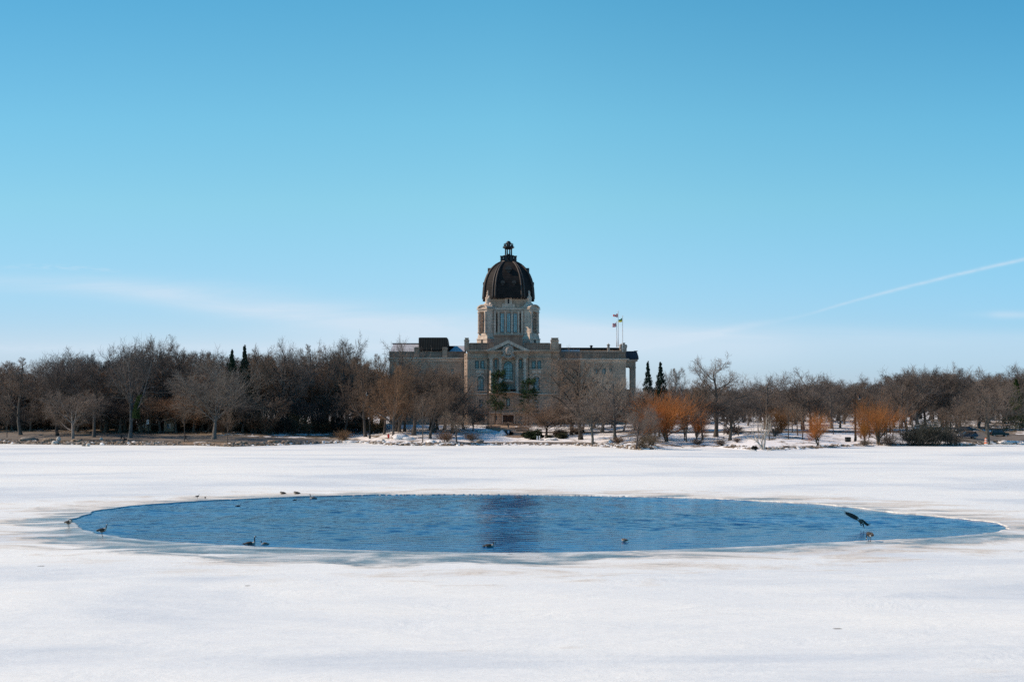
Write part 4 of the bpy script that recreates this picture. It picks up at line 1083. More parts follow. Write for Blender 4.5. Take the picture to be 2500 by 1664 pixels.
        C = unit(r.normal(0, 1, (n, 3)))*(r.uniform(.35, 1, (n, 1))**.4)*np.array([1.9, 1.9, 1.25])+np.array([0, 0, 1.3]); C = C*(1+.34*np.sin(C*3.3+1+seed).sum(1, keepdims=True)/2); C = C[C[:, 2] > .02]
        leaves = quads(r, C, .13)
        P0, R0 = polyl(r, np.zeros((7, 3)), unit(r.normal(0, .5, (7, 3))+UP), np.full(7, 2.2), np.full(7, .05), 4, .1, .02); thick = [(P0, R0, 5)]
    p = Proto(); v, f = tubes(thick); p.trunk = np_mesh('trunk', v, f, True, [M['bark']]); p.crown = None
    allv = [v]; mats_ = []; 
    if thin: cv, cf = tubes(thin); mi = np.zeros(len(cf), np.int32)
    else: cv = np.zeros((0, 3)); cf = np.zeros((0, 4), int); mi = np.zeros(0, np.int32)
    ml = [M['twig'] if kind not in ('spruce', 'pine', 'yew') else M['needle']]
    if leaves is not None:
        lv, lf_ = leaves; cf = np.concatenate([cf, lf_+len(cv)]); cv = np.concatenate([cv, lv]); mi = np.zeros(len(cf), np.int32)
    p.crown = np_mesh('crown', cv, cf, False, ml, mi); allv.append(cv)
    A = np.concatenate(allv); p.top = np.percentile(A[:, 2], 99.9); p.w = np.percentile(np.abs(A[:, 0]), 99)*2; p.kind = kind
    p.xoff = 0
    return p
KN = dict(airy=6, tall=6, broad=5, vase=2, round=2, small=4, willow=3, sapling=3, pole=3, shrub=4, dead=1, spruce=2, pine=2, yew=2)
PR = {}; sd_ = 11
for k_, n_ in KN.items():
    PR[k_] = []
    for i in range(n_): PR[k_].append(mkproto(k_, sd_)); sd_ += 1
NAMES = dict(airy='bare_tree', tall='bare_tree', broad='bare_tree', vase='bare_tree', round='bare_tree', small='bare_tree', willow='willow_tree', sapling='sapling', pole='sapling', shrub='bare_shrub',
             dead='dead_tree', spruce='spruce_tree', pine='pine_tree', yew='evergreen_shrub')
CATS = dict(bare_tree='tree', willow_tree='willow', sapling='sapling', bare_shrub='shrub', dead_tree='dead tree', spruce_tree='spruce', pine_tree='pine', evergreen_shrub='evergreen shrub')
GREY, BRN, DRK, RED, OLV = (.175, .145, .125), (.20, .15, .115), (.11, .096, .088), (.235, .145, .09), (.13, .115, .065)
trng = random.Random(5)
def tree(kind, px, top, base=None, D=None, w=None, label=None, group=None, col_=None, bark=None, var=None, rz=None):
    p = PR[kind][trng.randrange(len(PR[kind])) if var is None else var % len(PR[kind])]
    if D is None: D = gD(px, base)
    z = ground(px, D)-.05; h = Z(top, D)-z
    s = max(h, .3)/p.top; sx = s if w is None else (w*(1.0 if kind in ('spruce','pine','yew','willow','sapling','pole','shrub','dead') else 1.28)/F*D)/p.w
    sx = min(max(sx, s*(.42 if kind == 'spruce' else .6)), s*1.8)
    n = NAMES[kind]; o = empty(n, (X(px, D), D, z), trng.uniform(0, 6.28) if rz is None else rz); o.scale = (sx, sx, s)
    tag(o, label, CATS[n], group)
    c_ = col_ or trng.choice([GREY, GREY, BRN, DRK]); j = trng.uniform(.85, 1.18); c_ = tuple(q*j for q in c_)
    b_ = bark or (.115*j, .10*j, .088*j)
    t = link(bpy.data.objects.new('trunk' if kind not in ('shrub', 'yew') else 'stems', p.trunk), o); t.color = (*b_, 1)
    if len(p.crown.vertices):
        c = link(bpy.data.objects.new('crown', p.crown), o); c.color = (*c_, 1)
    return o
GL = 'trees of the left wood'; GC = 'trees before the domed building'; GR = 'trees of the right park'
# hand placed: kind, px, top row, base row, crown width px, label, group, colour, bark
PALE = (.26, .235, .21); PALEB = (.34, .31, .28)
L_ = [
 ('sapling', 17, 985, 1068, 40, 'thin sapling by the path at the far left edge', GL, BRN, None),
 ('tall', 50, 874, 1062, 110, 'grey bare tree with a straight dark trunk near the left edge', GL, GREY, None),
 ('broad', 140, 868, 1064, 110, 'thick dark bare trunk behind the pale leaning tree', GL, DRK, (.06, .05, .045)),
 ('small', 178, 950, 1077, 120, 'pale leaning twin trunked tree on the left shore', GL, (.20, .165, .14), (.26, .225, .20)),
 ('tall', 229, 858, 1067, 100, 'dark slim bare tree between the pale leaning tree and the ivy clad tree', GL, DRK, None),
 ('airy', 318, 824, 1070, 130, 'tall grey bare tree with green ivy up its trunk', GL, GREY, (.12, .12, .115)),
 ('sapling', 450, 965, 1078, 46, 'thin sapling between the lamp and the vase shaped tree, a runner behind it', GL, BRN, None),
 ('vase', 523, 868, 1072, 190, 'broad vase shaped pale grey elm on the left shore road', GL, (.20, .175, .15), (.15, .135, .12)),
 ('sapling', 556, 985, 1080, 40, 'thin young tree just right of the vase shaped elm', GL, BRN, None),
 ('airy', 675, 824, 1052, 120, 'black limbed tree topping the wood between the spruces and the lamp', GL, GREY, (.04, .035, .03)),
 ('tall', 840, 950, 1060, 80, 'low grey bare tree behind the brown shore bush', GL, GREY, None),
 ('tall', 892, 868, 1066, 100, 'slim tree leaning beside the black lamp left of the red coat', GL, BRN, None),
 ('airy', 868, 812, 1045, 46, 'narrow pale tree poking highest on the skyline left of the building', GL, PALE, None),
 ('airy', 350, 815, 1050, 70, 'tall thin topped tree on the skyline behind the ivy clad tree', GL, GREY, None),
 ('airy', 388, 815, 1048, 70, 'twin of the skyline tree right of the ivy clad tree', GL, GREY, None),
 ('airy', 187, 847, 1052, 120, 'round topped skyline tree above the pale leaning tree', GL, GREY, None),
 ('airy', 305, 824, 1050, 90, 'dark skyline tree just left of the ivy clad trunk', GL, DRK, None),
 ('airy', 495, 842, 1050, 100, 'brown skyline tree above the vase shaped elm', GL, BRN, None),
 ('airy', 800, 830, 1050, 110, 'dense brown tipped skyline tree left of the narrow pale tree', GL, BRN, None),
 ('tall', 765, 842, 1050, 80, 'grey skyline tree left of the dense brown tipped one', GL, GREY, None),
 ('tall', 828, 828, 1050, 80, 'grey skyline tree touching the narrow pale tree', GL, GREY, None),
 ('tall', 440, 838, 1050, 90, 'grey skyline tree between the tall twins and the elm', GL, GREY, None),
 ('tall', 640, 842, 1052, 80, 'brown skyline tree right of the two spruces', GL, BRN, None),
 ('airy', 720, 838, 1052, 90, 'grey skyline tree right of the black limbed tree', GL, GREY, None),
 # centre left
 ('airy', 975, 818, 1055, 80, 'thin bare tree rising in front of the pale wing roof', GC, GREY, None),
 ('tall', 938, 862, 1060, 70, 'slim bare tree at the left corner of the building', GC, BRN, None),
 ('broad', 960, 888, 1070, 110, 'orange brown tree beside the person in the red coat', GC, RED, None),
 ('sapling', 1032, 955, 1083, 60, 'slim tree on the shore left of the white boulder', GC, BRN, None),
 ('small', 1050, 935, 1070, 110, 'low three stemmed tree behind the white boulder', GC, BRN, None),
 ('broad', 1010, 880, 1062, 130, 'grey brown tree hiding the middle of the left wing', GC, BRN, None),
 ('broad', 1106, 885, 1058, 118, 'dark limbed tree at the left corner of the pedimented block', GC, BRN, (.05, .042, .036)),
 ('round', 1155, 972, 1052, 84, 'low pinkish round headed tree left of the door', GC, (.25, .17, .13), None),
 ('small', 1115, 1000, 1080, 66, 'small twiggy tree on the shore left of the snow pile', GC, (.20, .155, .12), None),
 ('broad', 1060, 885, 1056, 130, 'grey tree between the two roof piers of the left wing', GC, GREY, None),
 # centre right
 ('round', 1334, 966, 1064, 138, 'large round headed pinkish brown tree right of the door', GC, (.235, .165, .12), (.06, .05, .045)),
 ('airy', 1418, 848, 1073, 150, 'dark leaning tree crossing the right wing roofline', GC, BRN, (.05, .042, .036)),
 ('small', 1446, 950, 1086, 110, 'multi stemmed grey tree on the shore before the right wing', GC, GREY, (.12, .115, .10)),
 ('airy', 1502, 898, 1073, 110, 'tree with a straight thick trunk and whitish branches by the right wing', GC, (.30, .26, .22), (.08, .085, .085)),
 ('broad', 1395, 930, 1060, 110, 'grey tree behind the round headed tree', GC, GREY, None),
 ('broad', 1470, 930, 1056, 120, 'grey brown tree low before the right wing windows', GC, GREY, None),
 ('small', 1553, 985, 1100, 90, 'small dark shore tree leaning over the brown reeds', GC, GREY, (.10, .085, .08)),
 ('broad', 1560, 945, 1062, 110, 'grey tree filling the gap under the side porch', GC, GREY, None),
 # right
 ('willow', 1628, 945, 1078, 205, 'largest bright orange willow, right of the building', 'orange willows', (.42, .165, .055), (.10, .085, .075)),
 ('willow', 1588, 990, 1079, 80, 'dull orange willow at the left foot of the largest one', 'orange willows', (.26, .13, .065), None),
 ('willow', 1700, 992, 1074, 60, 'small orange willow beside the largest one', 'orange willows', (.33, .125, .035), None),
 ('tall', 1610, 960, 1066, 60, 'grey trunk left of the largest willow', GR, GREY, None),
 ('small', 1676, 990, 1079, 60, 'low multi stemmed grey tree right of the largest willow', GR, GREY, None),
 ('tall', 1715, 925, 1074, 70, 'slim brown tree with pale trunk right of the small willow', GR, BRN, None),
 ('airy', 1748, 861, 1066, 150, 'tallest right side tree, broad crowned with a thick trunk', GR, GREY, (.09, .08, .07)),
 ('small', 1782, 945, 1075, 110, 'dense low grey tree right of the tallest tree', GR, DRK, None),
 ('dead', 1862, 1005, 1098, 95, 'bleached bare tree leaning over the shore ice', 'bleached trees', (.38, .32, .26), (.48, .42, .36)),
 ('willow', 1890, 985, 1066, 100, 'dull orange willow behind the bleached tree', 'orange willows', (.22, .11, .045), None),
 ('willow', 1998, 992, 1088, 76, 'compact orange willow on the shore left of the right lamp', 'orange willows', (.40, .165, .055), (.10, .09, .075)),
 ('willow', 2145, 962, 1083, 145, 'wide orange willow with twin trunks right of the right lamp', 'orange willows', (.40, .165, .055), (.17, .13, .09)),
 ('willow', 2112, 1020, 1080, 50, 'little low orange willow tucked against the wide one', 'orange willows', (.27, .13, .04), None),
 ('broad', 2410, 930, 1080, 150, 'grey tree whose forked trunk stands behind the orange drum', GR, GREY, (.13, .12, .105)),
 ('small', 2320, 975, 1085, 90, 'brown tree before the dark blue car', GR, BRN, (.14, .115, .095)),
 ('airy', 2337, 882, 1045, 60, 'thin topped skyline tree above the dark blue car', GR, GREY, None),
 ('airy', 2240, 888, 1045, 130, 'wide skyline tree above the big evergreen thicket', GR, GREY, None),
 ('broad', 2300, 895, 1045, 110, 'dark skyline tree left of the thin topped one', GR, DRK, None),
 ('broad', 2200, 895, 1045, 110, 'grey skyline tree right above the wide willow', GR, GREY, None),
 ('airy', 2410, 893, 1045, 130, 'broad skyline tree above the orange drum', GR, GREY, None),
 ('broad', 2495, 888, 1045, 120, 'dark skyline tree cut by the right edge', GR, DRK, None),
 ('airy', 1960, 897, 1048, 130, 'rounded skyline tree above the compact willow', GR, GREY, None),
 ('airy', 1870, 905, 1048, 120, 'spiky skyline tree above the bleached tree', GR, GREY, None),
 ('tall', 1640, 896, 1048, 60, 'small pale skyline tree right of the two spruces', GR, PALE, None),
 ('airy', 2110, 912, 1046, 120, 'low skyline tree above the right lamp', GR, GREY, None),
 ('airy', 2030, 908, 1046, 110, 'spreading skyline tree between the lamp and the compact willow', GR, DRK, None),
]
IVY = None
for i, (k_, px, top, base, w_, lab, grp, cc, bk) in enumerate(L_):
    o = tree(k_, px, top, base, None, w_, lab, grp, cc, bk, var=i)
    if 'ivy up' in lab: IVY = (o, px, base)
    if k_ == 'dead': o.rotation_euler.z = 0
# ivy on the trunk
o, px, base = IVY; r_ = np.random.default_rng(3); n_ = 2600; s_ = o.scale[2]
zz = r_.uniform(5.2, 11, n_); a_ = r_.uniform(0, 6.28, n_); rr_ = r_.uniform(.15, .75, n_)*(1.1-(zz-5)/9)
tv = np.zeros(len(o.children[0].data.vertices)*3, np.float32); o.children[0].data.vertices.foreach_get('co', tv); tv = tv.reshape(-1, 3)[:99]
cxs = np.interp(zz/s_, tv[::9, 2], tv[::9, 0]); cys = np.interp(zz/s_, tv[::9, 2], tv[::9, 1])
C = np.stack([cxs+rr_*np.cos(a_), cys+rr_*np.sin(a_), zz/s_], -1); v, f = quads(r_, C, .12)
iv = link(bpy.data.objects.new('ivy', np_mesh('ivy', v, f, False, [M['leaf']])), o); iv.color = (.055, .085, .03, 1)
# conifers
for a in [('spruce', 566, 853, 1052, 24, 'dark narrow spruce tip on the left skyline', (.022, .045, .028)),
          ('spruce', 599, 843, 1052, 34, 'ragged wider spruce on the left skyline', (.03, .045, .03)),
          ('spruce', 1583, 882, 1052, 44, 'dark narrow spruce right of the side porch', (.018, .036, .030)),
          ('spruce', 1611, 884, 1050, 52, 'broader spruce right of the side porch', (.018, .036, .028)),
          ('pine', 1208, 902, 1038, 62, 'tall pine left of the building door with a bare leaning trunk', (.035, .060, .025)),
          ('pine', 1282, 922, 1040, 62, 'pine right of the building door', (.035, .060, .027)),
          ('spruce', 2480, 925, 1050, 60, 'dark evergreen by the right edge', (.04, .06, .018))]:
    tree(a[0], a[1], a[2], a[3], None, a[4], a[5], 'conifers', a[6], (.12, .075, .05), var=None, rz=0 if a[0] == 'pine' else None)
for a in [(1306, 1045, 1072, 46, 'dark evergreen shrub beside the white post', (.03, .045, .022)), (1290, 1052, 1070, 30, 'small evergreen shrub left of the large one by the post', (.028, .04, .02)),
          (1366, 1046, 1062, 40, 'clipped brown hedge mound right of the round headed tree', (.075, .05, .032)), (1372, 1054, 1070, 44, 'clipped green hedge mound nearer the shore', (.06, .06, .035)),
          (1241, 1049, 1062, 22, 'round dark shrub under the small blue sign', (.012, .02, .02)), (1340, 1060, 1070, 40, 'low dark shrub behind the round tree trunks', (.035, .045, .03)),
          (1412, 1040, 1058, 44, 'dark round shrub behind the leaning trunk', (.016, .02, .018)),
          
          (1842, 1087, 1098, 14, 'small dark tuft at the foot of the bleached tree', (.03, .03, .022))]:
    tree('yew', a[0], a[1], a[2], None, a[3], a[4], 'evergreen shrubs', a[5], (.08, .06, .05))
# shrubs along the wood
sh_list = [(1800, 1036, 1060, 60, 'dark bush behind the bleached tree at left', (.085, .06, .05)), (1778, 1042, 1060, 40, 'dark reddish bush behind the low grey tree', (.10, .06, .045)), (1895, 1044, 1062, 46, 'dark bush under the dull willow', (.08, .065, .05)),
           (2255, 1012, 1087, 90, 'largest grey green thicket bush left of the dark blue car', (.075, .08, .068)), (2222, 1030, 1088, 80, 'grey green bush at the left end of the big thicket', (.08, .082, .07)), (2285, 1022, 1087, 80, 'grey green bush in the middle of the big thicket', (.07, .075, .062)),
           (2312, 1036, 1086, 70, 'grey green bush at the right end of the big thicket', (.08, .08, .068)), (2240, 1045, 1089, 70, 'low front bush of the big thicket', (.085, .085, .075)), (2275, 1045, 1089, 70, 'low front bush of the thicket, right of its twin', (.08, .08, .07)), (840, 1046, 1076, 50, 'brown bush on the shore beside the black lamp', (.26, .17, .10)), (1590, 1052, 1090, 70, 'brown reedy bush under the small dark shore tree', (.22, .16, .10)),
           (1565, 1062, 1094, 50, 'left half of the brown reedy bushes', (.20, .15, .095)), (1090, 1050, 1078, 60, 'reddish brown bush left of the snow pile', (.20, .13, .09)), (1150, 1052, 1076, 60, 'dark twiggy bush beside the snow pile', (.16, .12, .09)),
           (1510, 1062, 1084, 50, 'low brown bush under the thick straight trunk', (.19, .13, .09)), (1705, 1068, 1086, 60, 'low twiggy bush on the snow bank right of the willow', (.16, .12, .095)), (1760, 1070, 1088, 60, 'low twiggy bush below the tallest tree', (.15, .115, .09)),
           (2170, 1058, 1088, 60, 'grey bush at the right foot of the wide willow', (.15, .12, .10)), (2110, 1070, 1088, 50, 'grey bush at the left foot of the wide willow', (.17, .13, .10)), (2335, 1055, 1087, 50, 'grey brown bush hiding the front of the dark blue car', (.17, .135, .11)),
           (2455, 1077, 1086, 40, 'low brush on the right bank', (.13, .11, .09)), (1800, 1066, 1080, 40, 'low twiggy bush left of the bleached tree', (.15, .11, .09))]
for a in sh_list: tree('shrub', a[0], a[1], a[2], None, a[3], a[4], 'bare bushes', a[5])
# understorey of the left wood
for i in range(64):
    px = -60 + i*15.6 + trng.uniform(-7, 7)
    lab = 'bare thicket bush beneath the trees behind the left road'
    D_ = gD(px, 1052 if px < 520 else 1060)+trng.uniform(1.5, 16)
    tree('shrub', px, trng.uniform(1002, 1032), None, D_, trng.uniform(40, 75), lab, 'thicket behind the left road', trng.choice([DRK, OLV, (.14, .09, .06), (.055, .05, .042), (.15, .10, .06)]))
# filler trees behind the front rows
SKY_L = [(-100, 880), (0, 872), (40, 885), (85, 893), (130, 905), (145, 880), (175, 860), (215, 862), (250, 866), (290, 860), (320, 850), (360, 850), (430, 850), (500, 852), (560, 868), (620, 858), (680, 850), (740, 862), (800, 850), (850, 856), (900, 885), (940, 905), (960, 920)]
def fill(n, x0, x1, sky, jit, lab, grp, dmin, dmax, kinds, colors, wr=(90, 150)):
    for i in range(n):
        px = x0 + (x1-x0)*(i+.5)/n + trng.uniform(-.4, .4)*(x1-x0)/n
        top = np.interp(px, [a for a, b in sky], [b for a, b in sky]) + trng.uniform(0, jit)
        D_ = shoreD(px)+trng.uniform(dmin, dmax)
        tree(trng.choice(kinds), px, top, None, D_, trng.uniform(*wr), lab, grp, trng.choice(colors))
fill(46, -90, 940, SKY_L, 22, 'bare tree crowded at the back of the left wood', 'back rows of the left wood', 62, 95, ['tall', 'broad'], [GREY, DRK, BRN, DRK])
fill(46, -80, 935, [(a, b+22) for a, b in SKY_L], 45, 'bare tree inside the left wood, crown below the skyline', 'middle rows of the left wood', 44, 62, ['tall', 'broad', 'small'], [DRK, BRN, GREY, RED, (.14, .10, .065)])
fill(18, 20, 915, [(0, 940), (940, 925)], 50, 'low brown tree just behind the left road', 'low trees behind the left road', 38, 46, ['small', 'broad'], [BRN, RED, DRK])
fill(8, 925, 1135, [(925, 905), (980, 900), (1100, 905), (1190, 975)], 35, 'grey brown tree crowded before the left wing', 'crowded trees before the left wing', 40, 72, ['broad', 'small'], [GREY, BRN, BRN], (100, 150))
fill(8, 1365, 1560, [(1365, 985), (1420, 955), (1480, 960), (1560, 965)], 30, 'grey tree crowded before the right wing', 'crowded trees before the right wing', 45, 72, ['broad', 'small'], [GREY, GREY, BRN], (95, 140))
SKY_R = [(1540, 945), (1600, 935), (1650, 930), (1700, 925), (1800, 935), (1850, 925), (1900, 932), (1960, 915), (2040, 920), (2080, 918), (2150, 920), (2200, 905), (2300, 900), (2350, 915), (2400, 908), (2460, 905), (2600, 895)]
fill(56, 1545, 2600, SKY_R, 20, 'bare tree of the far wood behind the right park', 'far wood behind the right park', 150, 210, ['tall', 'broad', 'broad'], [GREY, DRK, GREY], (90, 140))
fill(34, 1560, 2590, [(a, b+22) for a, b in SKY_R], 36, 'bare tree along the back of the right park', 'back row of the right park', 95, 140, ['tall', 'broad', 'small'], [GREY, BRN, GREY, PALE], (80, 130))
fill(11, 2170, 2590, [(2170, 950), (2600, 945)], 30, 'bare tree near the parked cars', 'trees near the parked cars', 55, 80, ['broad', 'small', 'tall'], [GREY, BRN, DRK], (100, 150))
fill(16, 1565, 2240, [(1565, 960), (2240, 955)], 40, 'grey brown tree in the middle of the right park', 'middle trees of the right park', 55, 92, ['small', 'broad', 'airy'], [GREY, BRN, BRN], (80, 120))
# plantation of young trunks in the snow on the right
for i in range(44):
    px = trng.uniform(1575, 2230); base = trng.uniform(1050, 1076)
    if abs(px-2087) < 8 or abs(px-2070) < 8: px += 20
    tree('pole', px, base-trng.uniform(62, 96), base, None, trng.uniform(26, 44), 'thin young tree standing in the snow of the right park', 'young trees in the snowy park', trng.choice([GREY, BRN, DRK]), (.09, .08, .07))
#PART4
# ------------------------------------------------------------------ rubble, boulders, snow heaps
def lump(mb, x, y, z, rx, ry, rz, seed, n=6, mi=0, rough=.38):
    vs = []; fs = []
    for i in range(n+1):
        ph = PI*i/n
        for k in range(n*2):
            a = PI*k/n; v = Vector((math.sin(ph)*math.cos(a), math.sin(ph)*math.sin(a), math.cos(ph)))
            q = 1 + rough*mnoise.noise(v*1.7+Vector((seed, 0, 0)))*1.6 + rough*.5*mnoise.noise(v*4+Vector((0, seed, 0)))
            vs.append((x+v.x*rx*q, y+v.y*ry*q, z+v.z*rz*q))
    for i in range(n):
        for k in range(n*2): j = (k+1) % (n*2); fs.append((i*2*n+k, (i+1)*2*n+k, (i+1)*2*n+j, i*2*n+j))
    mb.add(vs, fs, mi, n > 7)
rb = MB(); prng = random.Random(9)
def scatter(n, x0, x1, t0, t1, s0, s1, w_):
    for i in range(n):
        px = prng.uniform(x0, x1); t = prng.uniform(t0, t1); D_ = shoreD(px)+t; s = prng.uniform(s0, s1)*prng.uniform(.6, 1.3)
        mi = prng.choices([0, 1, 2], w_)[0]
        lump(rb, X(px, D_), D_, ground(px, D_)+s*.12, s*prng.uniform(.8, 1.6), s*prng.uniform(.7, 1.1), s*prng.uniform(.4, .8), i*.37, 4, mi)
scatter(560, -60, 140, 0, 7, .2, .5, (6, 4, .6)); scatter(700, 130, 440, -.5, 6, .18, .5, (6, 3, 1.2)); scatter(160, 440, 620, 0, 3.5, .12, .35, (5, 2, .8))
scatter(240, 560, 780, -.5, 4, .2, .5, (6, 2, 1)); scatter(120, 780, 900, 0, 4, .15, .4, (3, 1, 4)); scatter(420, 910, 1120, -1, 6, .2, .5, (5, 3, 3))
scatter(260, 1120, 1460, -.5, 3, .12, .35, (5, 2, 3)); scatter(330, 1450, 1600, -1, 7, .15, .45, (5, 2, 3)); scatter(140, 1760, 2060, 1, 7, .12, .35, (4, 1, 3)); scatter(260, 2400, 2620, 0, 5, .2, .5, (1, 2, 5)); scatter(160, 2060, 2400, 1, 6, .12, .3, (3, 1, 3))
o = rb.build('shore_rubble', [M['rubble'], M['rock'], M['snow_lump']]); tag(o, 'broken rocks, dirt and dirty ice heaped along the far shore', 'rubble', kind='stuff')
def boulder(px, py, w_, h_, mat, label, nm='boulder', grp=None, d=.8, cat=None, hug=.55):
    D_ = max(shoreD(px)+.3, gD(px, py)) if py < 1086 else lakeD(py); k_ = D_/F
    b_ = MB(); lump(b_, 0, 0, 0, w_*k_/2, w_*k_/2*d, h_*k_*hug, px*.13, 9, 0, .3)
    o = b_.build(nm, mat); o.location = (X(px, D_), D_, ground(px, D_)+h_*k_*.3 if py < 1086 else h_*k_*.3); tag(o, label, cat or nm, grp); return o
RK, RP, SN = M['rock'], M['rock_pale'], M['snow_lump']
boulder(143, 1078, 10, 15, RP, 'pale upright boulder at the foot of the pale leaning tree', grp='shore boulders'); boulder(134, 1085, 15, 12, RP, 'pale slanting boulder leaning toward the lake, beside the upright one', grp='shore boulders')
boulder(205, 1088.5, 11, 10, RK, 'left one of two round boulders at the ice edge', grp='shore boulders'); boulder(215, 1089, 9, 9, RP, 'right one of two round boulders at the ice edge', grp='shore boulders')
boulder(247, 1074, 8, 7, RP, 'pale boulder on top of the left rubble bank', grp='shore boulders')
boulder(118, 1079, 34, 12, M['rubble'], 'brown earth heap left of the slanting boulder', 'earth_heap', 'shore heaps', cat='earth heap'); boulder(185, 1080, 26, 10, M['rubble'], 'brown earth heap above the two round boulders', 'earth_heap', 'shore heaps', cat='earth heap')
boulder(70, 1076, 46, 12, RK, 'long grey rock heap near the left edge', 'rock_heap', 'shore heaps', cat='rock heap'); boulder(590, 1084, 26, 9, M['rubble'], 'brown earth heap right of the young tree by the elm', 'earth_heap', 'shore heaps', cat='earth heap')
boulder(668, 1081, 30, 9, M['rubble'], 'tan earth heap on the shore below the black limbed tree', 'earth_heap', 'shore heaps', cat='earth heap'); boulder(700, 1081, 26, 8, M['rubble'], 'tan earth heap right next to its twin on the shore', 'earth_heap', 'shore heaps', cat='earth heap')
boulder(1053, 1086, 24, 15, SN, 'large smooth white boulder on the centre left shore', grp='shore boulders'); boulder(1073, 1081, 8, 7, SN, 'small white boulder right of the large white one', grp='shore boulders'); boulder(1076, 1087, 13, 7, RP, 'flat pale boulder at the ice edge right of the large white one', grp='shore boulders')
boulder(935, 1079, 12, 9, RP, 'grey boulder left of the person in the red coat', grp='shore boulders'); boulder(1172, 1080, 18, 8, (M['rock']), 'dark boulder on the bank before the snow pile', grp='shore boulders')
boulder(1492, 1080, 12, 8, SN, 'white lump of snow at the foot of the thick straight trunk', 'snow_lump', cat='snow lump')
for a in [(977, 1072, 40, 15, 'blue shaded snow heap right of the red coat'), (998, 1073, 28, 9, 'low snow heap right of the blue shaded one'), (1185, 1055, 36, 10, 'dirty snow heap left of the pointed pile'),
          (1345, 1074, 34, 6, 'low snow ridge right of the white post'), (2325, 1087, 60, 9, 'snow ridge under the grey green thicket'), (2465, 1083, 44, 8, 'broken snow ridge on the right bank'), (860, 1082, 50, 6, 'low snow ridge left of the red coat')]:
    boulder(a[0], a[1], a[2], a[3], SN, a[4], 'snow_heap', 'snow heaps', cat='snow heap')
D_ = gD(1226, 1062); b_ = MB(); k_ = D_/F
prof_ = [(17*k_, -.3), (15*k_, .3*k_*10), (11*k_, 4*k_), (6*k_, 8.5*k_), (2*k_, 11.5*k_), (.3*k_, 12.3*k_)]
b_.lathe(0, 0, prof_, 22); o = b_.build('snow_pile', SN); o.location = (X(1226, D_), D_, ground(1226, D_)); tag(o, 'pointed white snow pile left of the paved terrace', 'snow pile')
for v in o.data.vertices: q = mnoise.noise(v.co*1.2); v.co += Vector((q*.25, q*.2, q*.12))

# ------------------------------------------------------------------ street furniture
def lamp(px, top, base, side, label, arm=8, D=None):
    D_ = D or gD(px, base); z = ground(px, D_); hh = Z(top, D_)-z; k_ = D_/F; a_ = arm*k_*side
    t = empty('street_lamp', (X(px, D_), D_, z)); tag(t, label, 'street lamp', 'black street lamps')
    q = MB(); q.lathe(0, 0, [(.30, -.1), (.30, .15), (.24, .5), (.20, .9), (.16, 1.1), (.15, hh*.5), (.11, hh-.4), (.16, hh-.38), (.12, hh-.25), (.05, hh-.1), (.02, hh)], 12); q.build('pole', M['black_metal'], t)
    q = MB(); q.loft([(0, 0, hh-.9), (a_*.25, 0, hh-.45), (a_*.6, 0, hh-.2), (a_*.95, 0, hh-.3), (a_, 0, hh-.7)], [.055]*5, 6); q.build('arm', M['black_metal'], t)
    q = MB(); q.lathe(a_, 0, [(.06, hh-.55), (.12, hh-.75), (.16, hh-.9), (.42, hh-1.35), (.44, hh-1.45)], 14); q.build('lamp_shade', M['black_metal'], t)
    q = MB(); q.lathe(a_, 0, [(.36, hh-1.46), (.30, hh-1.62), (.12, hh-1.74)], 12); q.build('bulb_glass', M['grey_metal'], t)
    return t, z, D_
t, z, D_ = lamp(362.5, 945, 1059, -1, 'black street lamp with a white notice on its pole, left wood')
q = MB(); q.box(-.28, .28, -.24, -.21, Z(1035, D_)-z, Z(1024, D_)-z, 0)
for zz in (1026.2, 1029.3, 1032): q.box(-.15, .15, -.245, -.24, Z(zz+1.2, D_)-z, Z(zz, D_)-z, 1)
o = q.build('sign', [M['white_paint'], M['black_metal']]); o.location = (X(361.3, D_), D_, z); tag(o, 'small white notice fixed to the left lamp pole', 'sign')
lamp(903, 949, 1070, -1, 'black street lamp left of the person in the red coat', 7)
lamp(2087.5, 957, 1077, 1, 'black street lamp in the snow left of the wide orange willow', 10)
lamp(2413, 966, 1062, -1, 'black street lamp standing among the trees by the parked cars', 22)
D_ = gD(352, 1052); z = ground(352, D_); t = empty('road_lamp', (X(352, D_), D_, z)); tag(t, 'grey two armed road lamp beside the left black lamp', 'road lamp'); hh = Z(955, D_)-z; k_ = D_/F
q = MB(); q.lathe(0, 0, [(.16, 0), (.12, hh*.5), (.08, hh)], 8); q.build('pole', M['grey_metal'], t)
for e_, h2 in (((-10*k_), -.1), ((20*k_), 1.1)):
    q = MB(); q.loft([(0, 0, hh-.1), (e_*.3, 0, hh+h2*.45+.3), (e_*.7, 0, hh+h2*.9+.35), (e_, 0, hh+h2)], [.07, .06, .05, .05], 6); q.build('arm', M['grey_metal'], t)
    q = MB(); q.loft([(e_*.9, 0, hh+h2+.05), (e_*1.15, 0, hh+h2), (e_*1.3, 0, hh+h2-.05)], [(.12, .06), (.2, .1), (.06, .04)], 8); q.build('lamp_head', M['grey_metal'], t)
# litter bin
D_ = gD(2070, 1078); z = ground(2070, D_); t = empty('litter_bin', (X(2070, D_), D_, z)); tag(t, 'dark square litter bin in the snow left of the right lamp', 'bin')
q = MB(); q.frust(-.55, .55, -.5, .5, 0, .95, -.04); q.build('body', M['black_metal'], t); q = MB(); q.frust(-.64, .64, -.58, .58, .95, 1.12, .12); q.build('lid', M['seam_roof'], t)
